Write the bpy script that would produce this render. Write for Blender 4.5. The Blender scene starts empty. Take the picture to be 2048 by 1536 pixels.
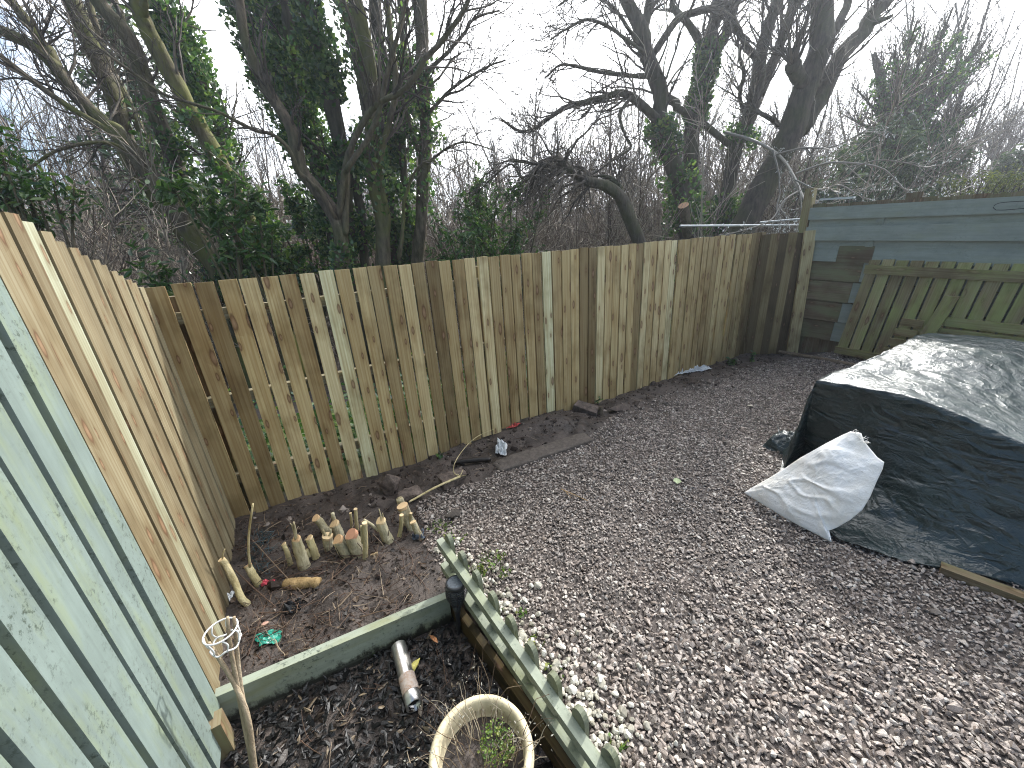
import bpy, bmesh, math
import numpy as np

# ------------------------------------------------------------------ camera, sky, sun, exposure
SC = bpy.context.scene
COL = SC.collection
FOC, PITCH, ROLL, EYE = 769.0, math.radians(20.55), math.radians(3.88), 1.55   # photo is 2048 px wide
sp, cp, sr, cr = math.sin(PITCH), math.cos(PITCH), math.sin(ROLL), math.cos(ROLL)
from mathutils import Matrix
cam = bpy.data.cameras.new("camera"); cam_o = bpy.data.objects.new("camera", cam); COL.objects.link(cam_o)
cam.sensor_width = 36.0; cam.lens = FOC / 2048 * 36; cam.clip_start = 0.02; cam.clip_end = 2000
cam_o.matrix_world = Matrix(((cr, sr, 0, 0), (-sr * sp, cr * sp, -cp, 0), (-sr * cp, cr * cp, sp, EYE), (0, 0, 0, 1)))
SC.camera = cam_o

SUN_AZ, SUN_EL = math.radians(36), math.radians(36)       # clockwise from +Y
world = bpy.data.worlds.new("World"); SC.world = world; world.use_nodes = True
wn = world.node_tree; wn.nodes.clear()
def wnode(t, **k):
    n = wn.nodes.new(t)
    for a, b in k.items(): setattr(n, a, b)
    return n
sky = wnode("ShaderNodeTexSky", sky_type='NISHITA', sun_disc=False, sun_elevation=SUN_EL, sun_rotation=SUN_AZ, air_density=1.0, dust_density=1.2, ozone_density=1.0)
tc = wnode("ShaderNodeTexCoord")
mp = wnode("ShaderNodeMapping"); mp.inputs['Scale'].default_value = (1.0, 1.0, 2.2); mp.inputs['Location'].default_value = (0.35, 0.2, 0.1)
cn = wnode("ShaderNodeTexNoise"); cn.inputs['Scale'].default_value = 1.7; cn.inputs['Detail'].default_value = 9; cn.inputs['Roughness'].default_value = .58
crp = wnode("ShaderNodeValToRGB"); crp.color_ramp.elements[0].position = .42; crp.color_ramp.elements[1].position = .60
cmx = wnode("ShaderNodeMix", data_type='RGBA'); cmx.inputs[7].default_value = (17.6, 17.8, 18.2, 1)
bg = wnode("ShaderNodeBackground"); bg.inputs['Strength'].default_value = 0.086
wo = wnode("ShaderNodeOutputWorld")
L = wn.links.new
L(tc.outputs['Generated'], mp.inputs['Vector']); L(mp.outputs['Vector'], cn.inputs['Vector']); L(cn.outputs['Fac'], crp.inputs['Fac'])
# the cloud bank thins out away from the sun
dotn = wnode("ShaderNodeVectorMath", operation='DOT_PRODUCT')
dotn.inputs[1].default_value = (math.sin(SUN_AZ) * math.cos(SUN_EL), math.cos(SUN_AZ) * math.cos(SUN_EL), math.sin(SUN_EL))
mr = wnode("ShaderNodeMapRange"); mr.inputs['From Min'].default_value = .10; mr.inputs['From Max'].default_value = .80; mr.inputs['To Min'].default_value = -1.35; mr.inputs['To Max'].default_value = .9
addn = wnode("ShaderNodeMath", operation='ADD', use_clamp=True)
L(tc.outputs['Generated'], dotn.inputs[0]); L(dotn.outputs['Value'], mr.inputs['Value'])
L(crp.outputs['Color'], addn.inputs[0]); L(mr.outputs['Result'], addn.inputs[1])
L(addn.outputs['Value'], cmx.inputs[0]); L(sky.outputs['Color'], cmx.inputs[6]); L(cmx.outputs[2], bg.inputs['Color']); L(bg.outputs['Background'], wo.inputs['Surface'])

sun = bpy.data.lights.new("sun", 'SUN'); sun.energy = 2.3; sun.angle = math.radians(2.5); sun.color = (1.0, .97, .92)
sun_o = bpy.data.objects.new("sun", sun); COL.objects.link(sun_o)
sun_o.rotation_euler = (math.pi / 2 - SUN_EL, 0, math.pi - SUN_AZ)
SC.view_settings.view_transform = 'Standard'; SC.view_settings.look = 'None'; SC.view_settings.gamma = 1; SC.view_settings.exposure = 1.52
SC.cycles.max_bounces = 6; SC.cycles.diffuse_bounces = 3; SC.cycles.transparent_max_bounces = 8
SC.cycles.use_denoising = True; SC.cycles.denoising_input_passes = 'RGB_ALBEDO_NORMAL'; SC.cycles.denoising_prefilter = 'NONE'; SC.cycles.filter_width = 1.1

# ------------------------------------------------------------------ maths helpers
rng = np.random.default_rng(11)
U = lambda a, b, n=None: rng.uniform(a, b, n)
def ray(u, v):
    du, dv = u - 1024.0, v - 768.0
    x = du * cr - dv * sr; d = du * sr + dv * cr
    return np.array([x, FOC * cp - d * sp, -FOC * sp - d * cp]) / FOC
def G(u, v, z=0.0):                       # point of the photo on the level z
    d = ray(u, v); return d * ((z - EYE) / d[2]) + np.array([0, 0, EYE])
def PY(u, v, y):                          # point of the photo at the distance y in front
    d = ray(u, v); return d * (y / d[1]) + np.array([0, 0, EYE])
def PW(u, v, a, b):                       # point of the photo on the upright plane through a, b
    d = ray(u, v); n = np.array([-(b[1] - a[1]), b[0] - a[0]]); t = (n @ np.array(a[:2])) / (n @ d[:2]); return d * t + np.array([0, 0, EYE])
def nrm(a): return a / np.maximum(np.linalg.norm(a, axis=-1, keepdims=True), 1e-9)
def hsh(i, j, k):
    n = (i * 374761393 + j * 668265263 + k * 1274126177) & 0x7fffffff
    n = ((n ^ (n >> 13)) * 1274126177) & 0x7fffffff
    return ((n ^ (n >> 16)) & 0xffff) / 65535.0
def vnoise(p):
    p = np.asarray(p, float); i = np.floor(p).astype(np.int64); f = p - i; f = f * f * (3 - 2 * f)
    r = 0
    for a in (0, 1):
        for b in (0, 1):
            for c in (0, 1):
                w = (f[..., 0] if a else 1 - f[..., 0]) * (f[..., 1] if b else 1 - f[..., 1]) * (f[..., 2] if c else 1 - f[..., 2])
                r = r + w * hsh(i[..., 0] + a, i[..., 1] + b, i[..., 2] + c)
    return r * 2 - 1
def fbm(p, o=4):
    r = 0; a = 1.0; p = np.asarray(p, float)
    for k in range(o): r = r + a * vnoise(p + 17.3 * k); p = p * 2.03; a *= .5
    return r
def V3(x, y, z=None): return np.stack([x, y, np.zeros_like(x) if z is None else z], -1)
def inpoly(x, y, poly):
    poly = np.asarray(poly)[:, :2]; r = np.zeros(np.shape(x), bool); q = np.roll(poly, 1, 0)
    for (x1, y1), (x2, y2) in zip(poly, q):
        c = ((y1 > y) != (y2 > y)) & (x < (x2 - x1) * (y - y1) / (y2 - y1 + 1e-12) + x1); r ^= c
    return r
def sdl(x, y, a, b):                       # signed distance to a line, left of a>b positive
    d = nrm(np.array(b[:2]) - np.array(a[:2])); return -(x - a[0]) * d[1] + (y - a[1]) * d[0]
def sm(x, a, b): t = np.clip((x - a) / (b - a), 0, 1); return t * t * (3 - 2 * t)
def spline(pts, n):
    pts = np.asarray(pts, float); m = len(pts)
    if m == 2: return pts[0] + (pts[1] - pts[0]) * np.linspace(0, 1, n)[:, None]
    e = np.vstack([2 * pts[0] - pts[1], pts, 2 * pts[-1] - pts[-2]])
    t = np.linspace(0, m - 1 - 1e-9, n); i = t.astype(int); f = (t - i)[:, None]
    a, b, c, d = e[i], e[i + 1], e[i + 2], e[i + 3]
    return .5 * (2 * b + (c - a) * f + (2 * a - 5 * b + 4 * c - d) * f ** 2 + (3 * b - a - 3 * c + d) * f ** 3)
def rotm(a, b, c):                         # arrays of euler angles -> matrices
    ca, sa, cb, sb, cc, sc_ = np.cos(a), np.sin(a), np.cos(b), np.sin(b), np.cos(c), np.sin(c)
    return np.stack([np.stack([cc * cb, cc * sb * sa - sc_ * ca, cc * sb * ca + sc_ * sa], -1),
                     np.stack([sc_ * cb, sc_ * sb * sa + cc * ca, sc_ * sb * ca - cc * sa], -1),
                     np.stack([-sb, cb * sa, cb * ca], -1)], -2)

# ------------------------------------------------------------------ mesh builder
class MB:
    def __init__(s): s.v = []; s.f = []; s.a = []; s.n = 0
    def add(s, v, faces, luv=None, tone=0.0, mi=0):
        v = np.asarray(v, float).reshape(-1, 3)
        if not isinstance(faces, list): faces = [faces]
        for q, f in enumerate(faces):
            f = np.asarray(f, np.int64); s.f.append((f + s.n, None if luv is None else np.asarray(luv[q], float).reshape(-1, 2), mi))
        s.v.append(v); s.a.append(np.broadcast_to(np.asarray(tone, float), (len(v),))); s.n += len(v)
        return s
    def build(s, name, mats, parent=None, smooth=False, origin=None, label=None, cat=None, group=None, kind=None):
        v = np.concatenate(s.v); mats = mats if isinstance(mats, (list, tuple)) else [mats]
        if origin is None: origin = np.array(parent['at']) if parent is not None else np.array([*(v.min(0) + v.max(0))[:2] / 2, v[:, 2].min()])
        me = bpy.data.meshes.new(name); me.vertices.add(len(v)); me.vertices.foreach_set('co', (v - origin).astype(np.float32).ravel())
        ls = np.concatenate([f.ravel() for f, _, _ in s.f]); ct = np.concatenate([np.full(len(f), f.shape[1]) for f, _, _ in s.f])
        st = np.concatenate([[0], np.cumsum(ct)[:-1]])
        me.loops.add(len(ls)); me.loops.foreach_set('vertex_index', ls.astype(np.int32))
        me.polygons.add(len(ct)); me.polygons.foreach_set('loop_start', st.astype(np.int32))
        me.polygons.foreach_set('material_index', np.concatenate([np.full(len(f), m) for f, _, m in s.f]).astype(np.int32))
        me.polygons.foreach_set('use_smooth', np.full(len(ct), bool(smooth)))
        if any(u is not None for _, u, _ in s.f):
            uv = me.uv_layers.new(name='UVMap')
            uv.data.foreach_set('uv', np.concatenate([u if u is not None else np.zeros((f.size, 2)) for f, u, _ in s.f]).astype(np.float32).ravel())
        at = me.attributes.new('tone', 'FLOAT', 'POINT'); at.data.foreach_set('value', np.concatenate(s.a).astype(np.float32))
        me.update(calc_edges=True); me.validate()
        for m in mats: me.materials.append(m)
        o = bpy.data.objects.new(name, me); COL.objects.link(o)
        if parent is not None:
            o.parent = parent; o.location = np.array(origin) - np.array(parent['at']); o['at'] = [float(q) for q in origin]
        else:
            o.location = origin; o['at'] = [float(q) for q in origin]
        if label: o['label'] = label
        if cat: o['category'] = cat
        if group: o['group'] = group
        if kind: o['kind'] = kind
        return o
def thing(name, at, label, cat, group=None):
    o = bpy.data.objects.new(name, None); COL.objects.link(o); o.location = [float(q) for q in at]; o['at'] = [float(q) for q in at]
    o.empty_display_size = .1; o['label'] = label; o['category'] = cat
    if group: o['group'] = group
    return o

BOXF = np.array([[0, 3, 2, 1], [4, 5, 6, 7], [0, 1, 5, 4], [1, 2, 6, 5], [2, 3, 7, 6], [3, 0, 4, 7]])
def board(mb, p, a, b, c, tone=0.0, mi=0, taper=None, uvo=None):
    """box from the corner-centre p: c is the long axis (full length from p), a the full width, b the full thickness."""
    p, a, b, c = (np.asarray(q, float) for q in (p, a, b, c))
    v = np.array([p - a / 2 - b / 2, p + a / 2 - b / 2, p + a / 2 + b / 2, p - a / 2 + b / 2])
    v = np.vstack([v, v + c])
    A, B, Lc = np.linalg.norm(a), np.linalg.norm(b), np.linalg.norm(c)
    o = U(0, 50, 2) if uvo is None else np.asarray(uvo)
    r = lambda x, y: np.array([[0, 0], [x, 0], [x, y], [0, y]]) + o
    s = lambda x, y: np.array([[0, 0], [x, 0], [x, y], [0, y]]) + o + [7.3, 0]
    uv = np.vstack([r(A, B)[[0, 3, 2, 1]], r(A, B), r(A, Lc), s(B, Lc), r(A, Lc) + [.31, .7], s(B, Lc)])
    mb.add(v, BOXF, [uv], tone, mi)
def tubes(P, R, s=6, cap=False, twist=None):
    P = np.asarray(P, float); R = np.asarray(R, float); N, n, _ = P.shape
    T = nrm(np.gradient(P, axis=1)); mt = nrm(T.mean(1)); ref = np.where(np.abs(mt[:, 2:3]) > .85, np.array([[1., 0, 0]]), np.array([[0, 0, 1.]]))[:, None]
    A = nrm(np.cross(T, ref)); B = np.cross(T, A); an = np.arange(s) / s * 2 * np.pi
    if R.ndim == 2: R = R[:, :, None]
    v = P[:, :, None] + (R * np.cos(an))[..., None] * A[:, :, None] + (R * np.sin(an))[..., None] * B[:, :, None]
    i = np.arange(s); j = (i + 1) % s; q = np.stack([i, j, j + s, i + s], -1)
    f = (q[None, None] + (np.arange(n - 1) * s)[None, :, None, None] + (np.arange(N) * n * s)[:, None, None, None]).reshape(-1, 4)
    F = [f]
    if cap:
        F.append(np.arange(s)[None, ::-1] + (np.arange(N) * n * s)[:, None]); F.append(np.arange(s)[None] + (np.arange(N) * n * s)[:, None] + (n - 1) * s)
    return v.reshape(-1, 3), F
def tube(mb, pts, r, s=8, n=None, cap=True, tone=0, mi=0, rough=0.0, fr=20):
    pts = spline(pts, n or max(2, len(pts) * 3)); r = np.interp(np.linspace(0, 1, len(pts)), np.linspace(0, 1, len(np.atleast_1d(r))), np.atleast_1d(r))
    R = r[None, :, None] * np.ones((1, 1, s))
    if rough: R = R * (1 + rough * fbm(V3(np.arange(s)[None, None] * .9 + np.zeros_like(R), np.arange(len(pts))[None, :, None] * .6 + np.zeros_like(R), np.full_like(R, U(0, 99))), 3))
    v, f = tubes(pts[None], R, s, cap); mb.add(v, f, None, tone, mi)
    return pts
def scatter(mb, pv, pf, pos, rot, scl, tone=0.0, mi=0):
    pos = np.asarray(pos); N = len(pos)
    if N == 0: return
    scl = np.broadcast_to(np.asarray(scl, float).reshape(N, -1), (N, 3))
    v = np.einsum('nij,nkj->nki', rot, pv[None] * scl[:, None]) + pos[:, None]
    f = [(q[None] + (np.arange(N) * len(pv))[:, None, None]).reshape(-1, q.shape[1]) for q in pf]
    mb.add(v.reshape(-1, 3), f, None, np.repeat(np.broadcast_to(tone, (N,)), len(pv)), mi)
def lathe(mb, c, prof, s=32, axis=None, cap=True, tone=0, mi=0):
    prof = np.asarray(prof, float); axis = np.array([0, 0, 1.]) if axis is None else nrm(np.asarray(axis, float))
    x = nrm(np.cross(axis, [0.3, 1, 0.1])); y = np.cross(axis, x); an = np.arange(s) / s * 2 * np.pi
    v = np.asarray(c) + prof[:, None, 1:2] * axis + prof[:, None, 0:1] * (np.cos(an)[None, :, None] * x + np.sin(an)[None, :, None] * y)
    n = len(prof); i = np.arange(s); j = (i + 1) % s; q = np.stack([i, j, j + s, i + s], -1)
    F = [(q[None] + (np.arange(n - 1) * s)[:, None, None]).reshape(-1, 4)]
    if cap: F += [np.arange(s)[None, ::-1], np.arange(s)[None] + (n - 1) * s]
    mb.add(v.reshape(-1, 3), F, None, tone, mi)
def hull(n, seed, sx=1, sy=1, sz=1, pw=1.0):
    r = np.random.default_rng(seed); p = nrm(r.normal(size=(n, 3))) * r.uniform(.82, 1.0, (n, 1)) ** pw * [sx, sy, sz]
    bm = bmesh.new(); vs = [bm.verts.new(q) for q in p]; bmesh.ops.convex_hull(bm, input=vs)
    for q in [q for q in bm.verts if not q.link_faces]: bm.verts.remove(q)
    bmesh.ops.triangulate(bm, faces=bm.faces[:]); bm.verts.index_update()
    v = np.array([q.co[:] for q in bm.verts]); f = np.array([[w.index for w in q.verts] for q in bm.faces]); bm.free()
    return v, [f]
def grid_faces(a, b, wrap=False):
    i = np.arange(a - 1)[:, None]; j = np.arange(b if wrap else b - 1)[None]; k = (j + 1) % b
    return np.stack([i * b + j, i * b + k, (i + 1) * b + k, (i + 1) * b + j], -1).reshape(-1, 4)

# ------------------------------------------------------------------ materials
class NT:
    def __init__(s, name, rough=.7, spec=.4):
        s.m = bpy.data.materials.new(name); s.m.use_nodes = True; s.t = s.m.node_tree; s.b = s.t.nodes['Principled BSDF']
        s.b.inputs['Roughness'].default_value = rough; s.b.inputs['Specular IOR Level'].default_value = spec
    def n(s, t, ins=None, **k):
        q = s.t.nodes.new('ShaderNode' + t)
        for a, b in k.items(): setattr(q, a, b)
        for a, b in (ins or {}).items(): s.set(q.inputs[a], b)
        return q
    def set(s, sock, val):
        if isinstance(val, bpy.types.NodeSocket): s.t.links.new(val, sock)
        elif isinstance(val, (tuple, list)) and sock.type == 'RGBA' and len(val) == 3: sock.default_value = (*val, 1)
        else: sock.default_value = val
    def noise(s, vec, scale, detail=4, rough=.55, dim='3D', dist=0.0): return s.n('TexNoise', {'Vector': vec, 'Scale': scale, 'Detail': detail, 'Roughness': rough, 'Distortion': dist}, noise_dimensions=dim).outputs['Fac']
    def ramp(s, fac, stops, interp='LINEAR'):
        q = s.n('ValToRGB', {'Fac': fac}); c = q.color_ramp; c.interpolation = interp
        while len(c.elements) < len(stops): c.elements.new(.5)
        for e, (p, col) in zip(c.elements, stops): e.position = p; e.color = (*col, 1) if isinstance(col, (tuple, list)) else (col, col, col, 1)
        return q.outputs['Color']
    def mix(s, fac, a, b, mode='MIX'):
        q = s.n('Mix', {0: fac, 6: a, 7: b}, data_type='RGBA', blend_type=mode); return q.outputs[2]
    def mth(s, op, a, b=0.0, clamp=False): return s.n('Math', {0: a, 1: b}, operation=op, use_clamp=clamp).outputs[0]
    def scale(s, vec, sc, loc=(0, 0, 0)): return s.n('Mapping', {'Vector': vec, 'Scale': sc, 'Location': loc}).outputs[0]
    def pos(s): return s.n('NewGeometry').outputs['Position']
    def obj(s): return s.n('TexCoord').outputs['Object']
    def island(s): return s.n('NewGeometry').outputs['Random Per Island']
    def tone(s): return s.n('Attribute', attribute_name='tone').outputs['Fac']
    def uv(s): return s.n('UVMap').outputs['UV']
    def bump(s, h, strength=.4, dist=.01): s.set(s.b.inputs['Normal'], s.n('Bump', {'Height': h, 'Strength': strength, 'Distance': dist}).outputs[0])
    def done(s, col=None, rough=None):
        if col is not None: s.set(s.b.inputs['Base Color'], col)
        if rough is not None: s.set(s.b.inputs['Roughness'], rough)
        return s.m

def wood_mat(name, stops, algae=None, knots=True, rough=.75, grain=.45, knotc=(.09, .045, .022)):
    t = NT(name, rough, .25); uv = t.uv()
    g1 = t.noise(t.scale(uv, (70, 1.3, 1)), 1, 4, .55, '2D', .2); g2 = t.noise(t.scale(uv, (14, .9, 1)), 1, 3, .5, '2D', 1.2)
    base = t.ramp(t.tone(), stops)
    c = t.mix(t.mth('MULTIPLY', t.ramp(g1, [(.38, 0.), (.62, 1.)]), grain), base, t.mix(1.0, base, (.60, .50, .40), 'MULTIPLY'))
    c = t.mix(t.mth('MULTIPLY', t.ramp(g2, [(.42, 0.), (.7, 1.)]), .55), c, t.mix(1.0, c, (.72, .62, .5), 'MULTIPLY'))
    st = t.noise(t.scale(uv, (3.1, 2.2, 1)), 1, 4, .6, '2D'); c = t.mix(t.ramp(st, [(.5, 0.), (.72, .75)]), c, t.mix(1.0, c, (.5, .45, .38), 'MULTIPLY'))
    wv = t.n('TexWave', {'Vector': t.scale(uv, (1, .055, 1)), 'Scale': 17.0, 'Distortion': 7.0, 'Detail': 1.0, 'Detail Scale': .8, 'Detail Roughness': .5}, bands_direction='X').outputs['Fac']
    c = t.mix(t.mth('MULTIPLY', t.ramp(wv, [(.55, 0.), (.95, 1.)]), .34), c, t.mix(1.0, c, (.62, .47, .32), 'MULTIPLY'))
    if knots:
        kv = t.n('TexVoronoi', {'Vector': t.scale(uv, (13, 4.2, 1)), 'Scale': 1.0, 'Randomness': .85}, voronoi_dimensions='2D')
        on = t.mth('GREATER_THAN', t.n('SeparateColor', {0: kv.outputs['Color']}).outputs[0], .42)
        kd = t.mth('MULTIPLY', kv.outputs['Distance'], t.mth('ADD', .75, t.mth('MULTIPLY', t.n('SeparateColor', {0: kv.outputs['Color']}).outputs[1], 1.3))); kd = t.mth('ADD', kd, t.mth('MULTIPLY', t.mth('SUBTRACT', t.noise(t.scale(uv, (60, 22, 1)), 1, 3, .6, '2D'), .5), .09))
        k = t.mth('MULTIPLY', t.ramp(kd, [(.0, 1.), (.13, 1.), (.19, .0)]), on)
        halo = t.mth('MULTIPLY', t.ramp(kd, [(.1, 1.), (.55, .0)]), on)
        c = t.mix(t.mth('MULTIPLY', halo, .5), c, t.mix(1.0, c, (.55, .42, .28), 'MULTIPLY'))
        ring = t.ramp(kd, [(.0, (.27, .18, .11)), (.08, (.20, .12, .07)), (.13, knotc), (.2, knotc)])
        c = t.mix(t.mth('MULTIPLY', k, .8), c, ring)
    if algae:
        a = t.noise(t.scale(uv, (6, 1.8, 1)), 1, 5, .65, '2D'); c = t.mix(t.ramp(a, [(.42, 0.), (.66, algae[1])]), c, algae[0])
    t.bump(g1, .25, .004)
    return t.done(c)
NEW_STOPS = [(0, (.085, .060, .032)), (.2, (.205, .160, .080)), (.4, (.35, .28, .145)), (.6, (.485, .40, .21)), (.8, (.60, .52, .305)), (1, (.63, .63, .41))]
M_new = wood_mat('new_timber', NEW_STOPS)
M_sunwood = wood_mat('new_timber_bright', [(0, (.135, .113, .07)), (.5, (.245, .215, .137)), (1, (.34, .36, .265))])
M_old = wood_mat('weathered_timber', [(0, (.10, .075, .045)), (.5, (.2, .155, .10)), (1, (.30, .25, .18))], ((.17, .20, .09), .5))
M_mossy = wood_mat('mossy_timber', [(0, (.14, .115, .06)), (.5, (.30, .26, .14)), (1, (.42, .38, .20))], ((.25, .29, .09), .72))
def paint_mat(name, col, algae=(.42, .47, .2), amt=.5, dirt=.35, rough=.6, specks=True, splash=None):
    t = NT(name, rough, .3); uv = t.uv(); p = t.pos()
    n1 = t.noise(t.scale(uv, (9, 2.2, 1)), 1, 6, .65, '2D'); n2 = t.noise(p, 5.0, 5, .6); n3 = t.noise(p, 62, 5, .75); n4 = t.noise(p, 6, 5, .7); n5 = t.noise(t.scale(uv, (22, 4, 1)), 1, 6, .7, '2D')
    c = t.mix(t.ramp(n2, [(.35, 0.), (.7, 1.)]), col, tuple(q * .8 for q in col))
    c = t.mix(t.ramp(n5, [(.45, 0.), (.7, .4)]), c, tuple(q * .6 for q in col))
    c = t.mix(t.ramp(n1, [(.48, 0.), (.72, amt)]), c, algae)
    if specks: c = t.mix(t.mth('MULTIPLY', t.ramp(n3, [(.53, 0.), (.64, 1.)]), t.ramp(n4, [(.43, 0.), (.62, dirt)])), c, (.05, .065, .05))
    if splash:
        zz = t.n('SeparateXYZ', {0: p}).outputs[2]; e = t.mth('ADD', t.mth('SUBTRACT', splash, zz), t.mth('MULTIPLY', t.mth('SUBTRACT', t.noise(t.scale(p, (1, 1, .45)), 34, 6, .75), .5), .16))
        c = t.mix(t.ramp(t.mth('ADD', t.mth('MULTIPLY', e, 18.0), .5), [(.2, 0.), (.75, .93)]), c, (.014, .012, .010))
    g = t.noise(t.scale(uv, (60, 1.5, 1)), 1, 3, .5, '2D'); c = t.mix(t.ramp(g, [(.45, 0.), (.7, .22)]), c, tuple(q * .55 for q in col))
    t.bump(t.mth('ADD', g, t.mth('MULTIPLY', n3, .5)), .2, .004)
    return t.done(c)
M_green = paint_mat('pale_green_paint', (.19, .24, .22), (.20, .235, .11), .6, dirt=1.0)
M_greyg = paint_mat('grey_green_paint', (.275, .305, .255), (.23, .25, .15), .45, .35)
M_picket = paint_mat('shaded_picket_paint', (.17, .185, .13), (.12, .13, .055), .85, .95)  # edging paint darkened to stand for the pickets' shaded side, with algae and dirt
M_edge = paint_mat('edging_green_paint', (.275, .305, .235), (.18, .20, .09), .85, .95)

def simple(name, col, var=.3, scale=30, rough=.7, spec=.4, bump=.3, bd=.004, metal=0.0, detail=5):
    t = NT(name, rough, spec); p = t.pos(); n1 = t.noise(p, scale, detail, .65); n2 = t.noise(p, scale * .22, 4, .6)
    c = t.mix(t.ramp(n1, [(.35, 0.), (.68, 1.)]), tuple(q * (1 - var) for q in col), tuple(min(1, q * (1 + var)) for q in col))
    c = t.mix(t.ramp(n2, [(.4, 0.), (.7, var)]), c, tuple(q * .5 for q in col))
    t.b.inputs['Metallic'].default_value = metal
    if bump: t.bump(n1, bump, bd)
    return t.done(c)
def island_mat(name, stops, rough=.6, spec=.4, var=.25, scale=160, bump=.25, bd=.003, sub=0.0):
    t = NT(name, rough, spec); i = t.island(); c = t.ramp(i, stops); n = t.noise(t.pos(), scale, 3, .6)
    c = t.mix(t.mth('MULTIPLY', t.ramp(n, [(.35, 0.), (.7, 1.)]), var), c, t.mix(1.0, c, (.35, .35, .35), 'MULTIPLY'))
    if bump: t.bump(n, bump, bd)
    return t.done(c)
def leaf_mat(name, stops, rough=.38, spec=.5, trans=.25):
    t = NT(name, rough, spec); c = t.ramp(t.island(), stops); t.done(c)
    tr = t.n('BsdfTranslucent', {'Color': t.mix(1.0, c, (1.5, 1.7, .6), 'MULTIPLY')}); mx = t.n('MixShader', {0: trans, 1: t.b.outputs[0], 2: tr.outputs[0]})
    t.t.links.new(mx.outputs[0], t.t.nodes['Material Output'].inputs['Surface']); return t.m

# soil / ground
t = NT('garden_earth', .6, .4); p = t.pos()
n1 = t.noise(p, 9, 8, .65); n2 = t.noise(p, 70, 5, .7); n3 = t.noise(p, 2.2, 4, .6)
c = t.mix(t.ramp(n1, [(.35, 0.), (.7, 1.)]), (.015, .011, .0095), (.075, .059, .050)); c = t.mix(t.ramp(n3, [(.45, 0.), (.7, .7)]), c, (.135, .11, .095))
c = t.mix(t.ramp(n2, [(.6, 0.), (.7, .5)]), c, (.16, .135, .115))
t2 = t.tone(); grn = t.mix(t.ramp(t.noise(p, 14, 6, .7), [(.3, 0.), (.7, 1.)]), (.03, .045, .012), (.13, .17, .035))
grn = t.mix(t.mth('GREATER_THAN', t2, .95), grn, t.mix(t.ramp(t.noise(p, 1.3, 8, .75), [(.3, 0.), (.7, 1.)]), (.035, .028, .022), (.13, .105, .085))); c = t.mix(t2, c, grn); t.bump(t.mth('ADD', n1, t.mth('MULTIPLY', n2, .4)), .8, .02)
M_earth = t.done(c, t.ramp(n3, [(.35, .42), (.7, .9)]))
M_gravel = island_mat('gravel_chips', [(0, (0.097, 0.080, 0.067)), (.18, (0.177, 0.143, 0.119)), (.36, (0.257, 0.209, 0.175)), (.5, (0.331, 0.272, 0.232)), (.62, (0.228, 0.194, 0.170)), (.85, (0.388, 0.335, 0.290)), (1, (0.513, 0.470, 0.411))], .42, .55, .5, 260, .5, .004)
M_pebble = island_mat('white_pebbles', [(0, (.24, .22, .17)), (.5, (.42, .40, .33)), (1, (.58, .56, .50))], .6, .4, .3, 120)
M_bark_mulch = island_mat('bark_mulch', [(0, (.0025, .0028, .003)), (.5, (.006, .006, .0065)), (.82, (.012, .0115, .0115)), (.94, (.035, .025, .018)), (1, (.22, .17, .11))], .42, .4, .5, 140, .5, .003)
M_clod = island_mat('earth_clods', [(0, (.022, .015, .012)), (.55, (.055, .042, .034)), (.85, (.11, .088, .073)), (1, (.26, .225, .195))], .8, .25, .4, 90, .5, .004)
M_twig = island_mat('dead_twigs', [(0, (.03, .018, .013)), (.45, (.075, .042, .028)), (.8, (.13, .085, .055)), (1, (.34, .27, .19))], .65, .35, .3, 90, 0)
def bark(name, a, b, moss=None, mo=.5, rough=.85):
    t = NT(name, rough, .25); p = t.pos(); n1 = t.noise(t.scale(p, (1, 1, .22)), 22, 6, .65); n2 = t.noise(p, 2.4, 4, .6); n3 = t.noise(p, 60, 3, .6)
    c = t.mix(t.ramp(n1, [(.35, 0.), (.65, 1.)]), a, b)
    if moss: c = t.mix(t.ramp(n2, [(.4, 0.), (.62, mo)]), c, moss)
    t.bump(t.mth('ADD', n1, t.mth('MULTIPLY', n3, .3)), .7, .02); return t.done(c)
M_barkG = bark('mossy_bark', (.042, .034, .024), (.135, .112, .078), (.105, .115, .026), .75)
M_barkB = bark('brown_bark', (.042, .034, .025), (.15, .12, .085), (.07, .08, .028), .5)
M_barkD = bark('dark_bark', (.03, .025, .021), (.095, .077, .063), (.065, .075, .028), .5)
M_twigs = island_mat('tree_twigs', [(0, (.035, .028, .022)), (.6, (.075, .06, .046)), (1, (.15, .125, .095))], .7, .3, .2, 20, 0)
M_wood_far = island_mat('far_twigs', [(0, (.06, .05, .043)), (.5, (.125, .102, .088)), (.85, (.21, .175, .145)), (1, (.36, .32, .26))], .75, .25, .2, 6, 0)
M_bramble = island_mat('bramble_stems', [(0, (.08, .06, .048)), (.5, (.20, .165, .13)), (1, (.42, .37, .29))], .7, .3, .2, 10, 0)
M_ivy = leaf_mat('ivy_leaves', [(0, (.026, .062, .032)), (.45, (.055, .115, .05)), (.8, (.105, .175, .07)), (1, (.22, .28, .11))], .27, .8, .35)
M_laurel = leaf_mat('laurel_leaves', [(0, (.018, .045, .012)), (.5, (.035, .085, .022)), (.85, (.065, .13, .035)), (1, (.15, .2, .07))], .3, .5, .3)
M_conifer = leaf_mat('conifer_sprays', [(0, (.028, .05, .034)), (.6, (.065, .10, .062)), (1, (.14, .18, .11))], .5, .4, .2)
M_confar = leaf_mat('far_conifer', [(0, (.04, .055, .045)), (1, (.10, .12, .09))], .6, .3, .1)
M_hedge = leaf_mat('hedge_leaves', [(0, (.05, .07, .016)), (.6, (.11, .13, .03)), (1, (.2, .2, .06))], .5, .4, .3)
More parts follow.
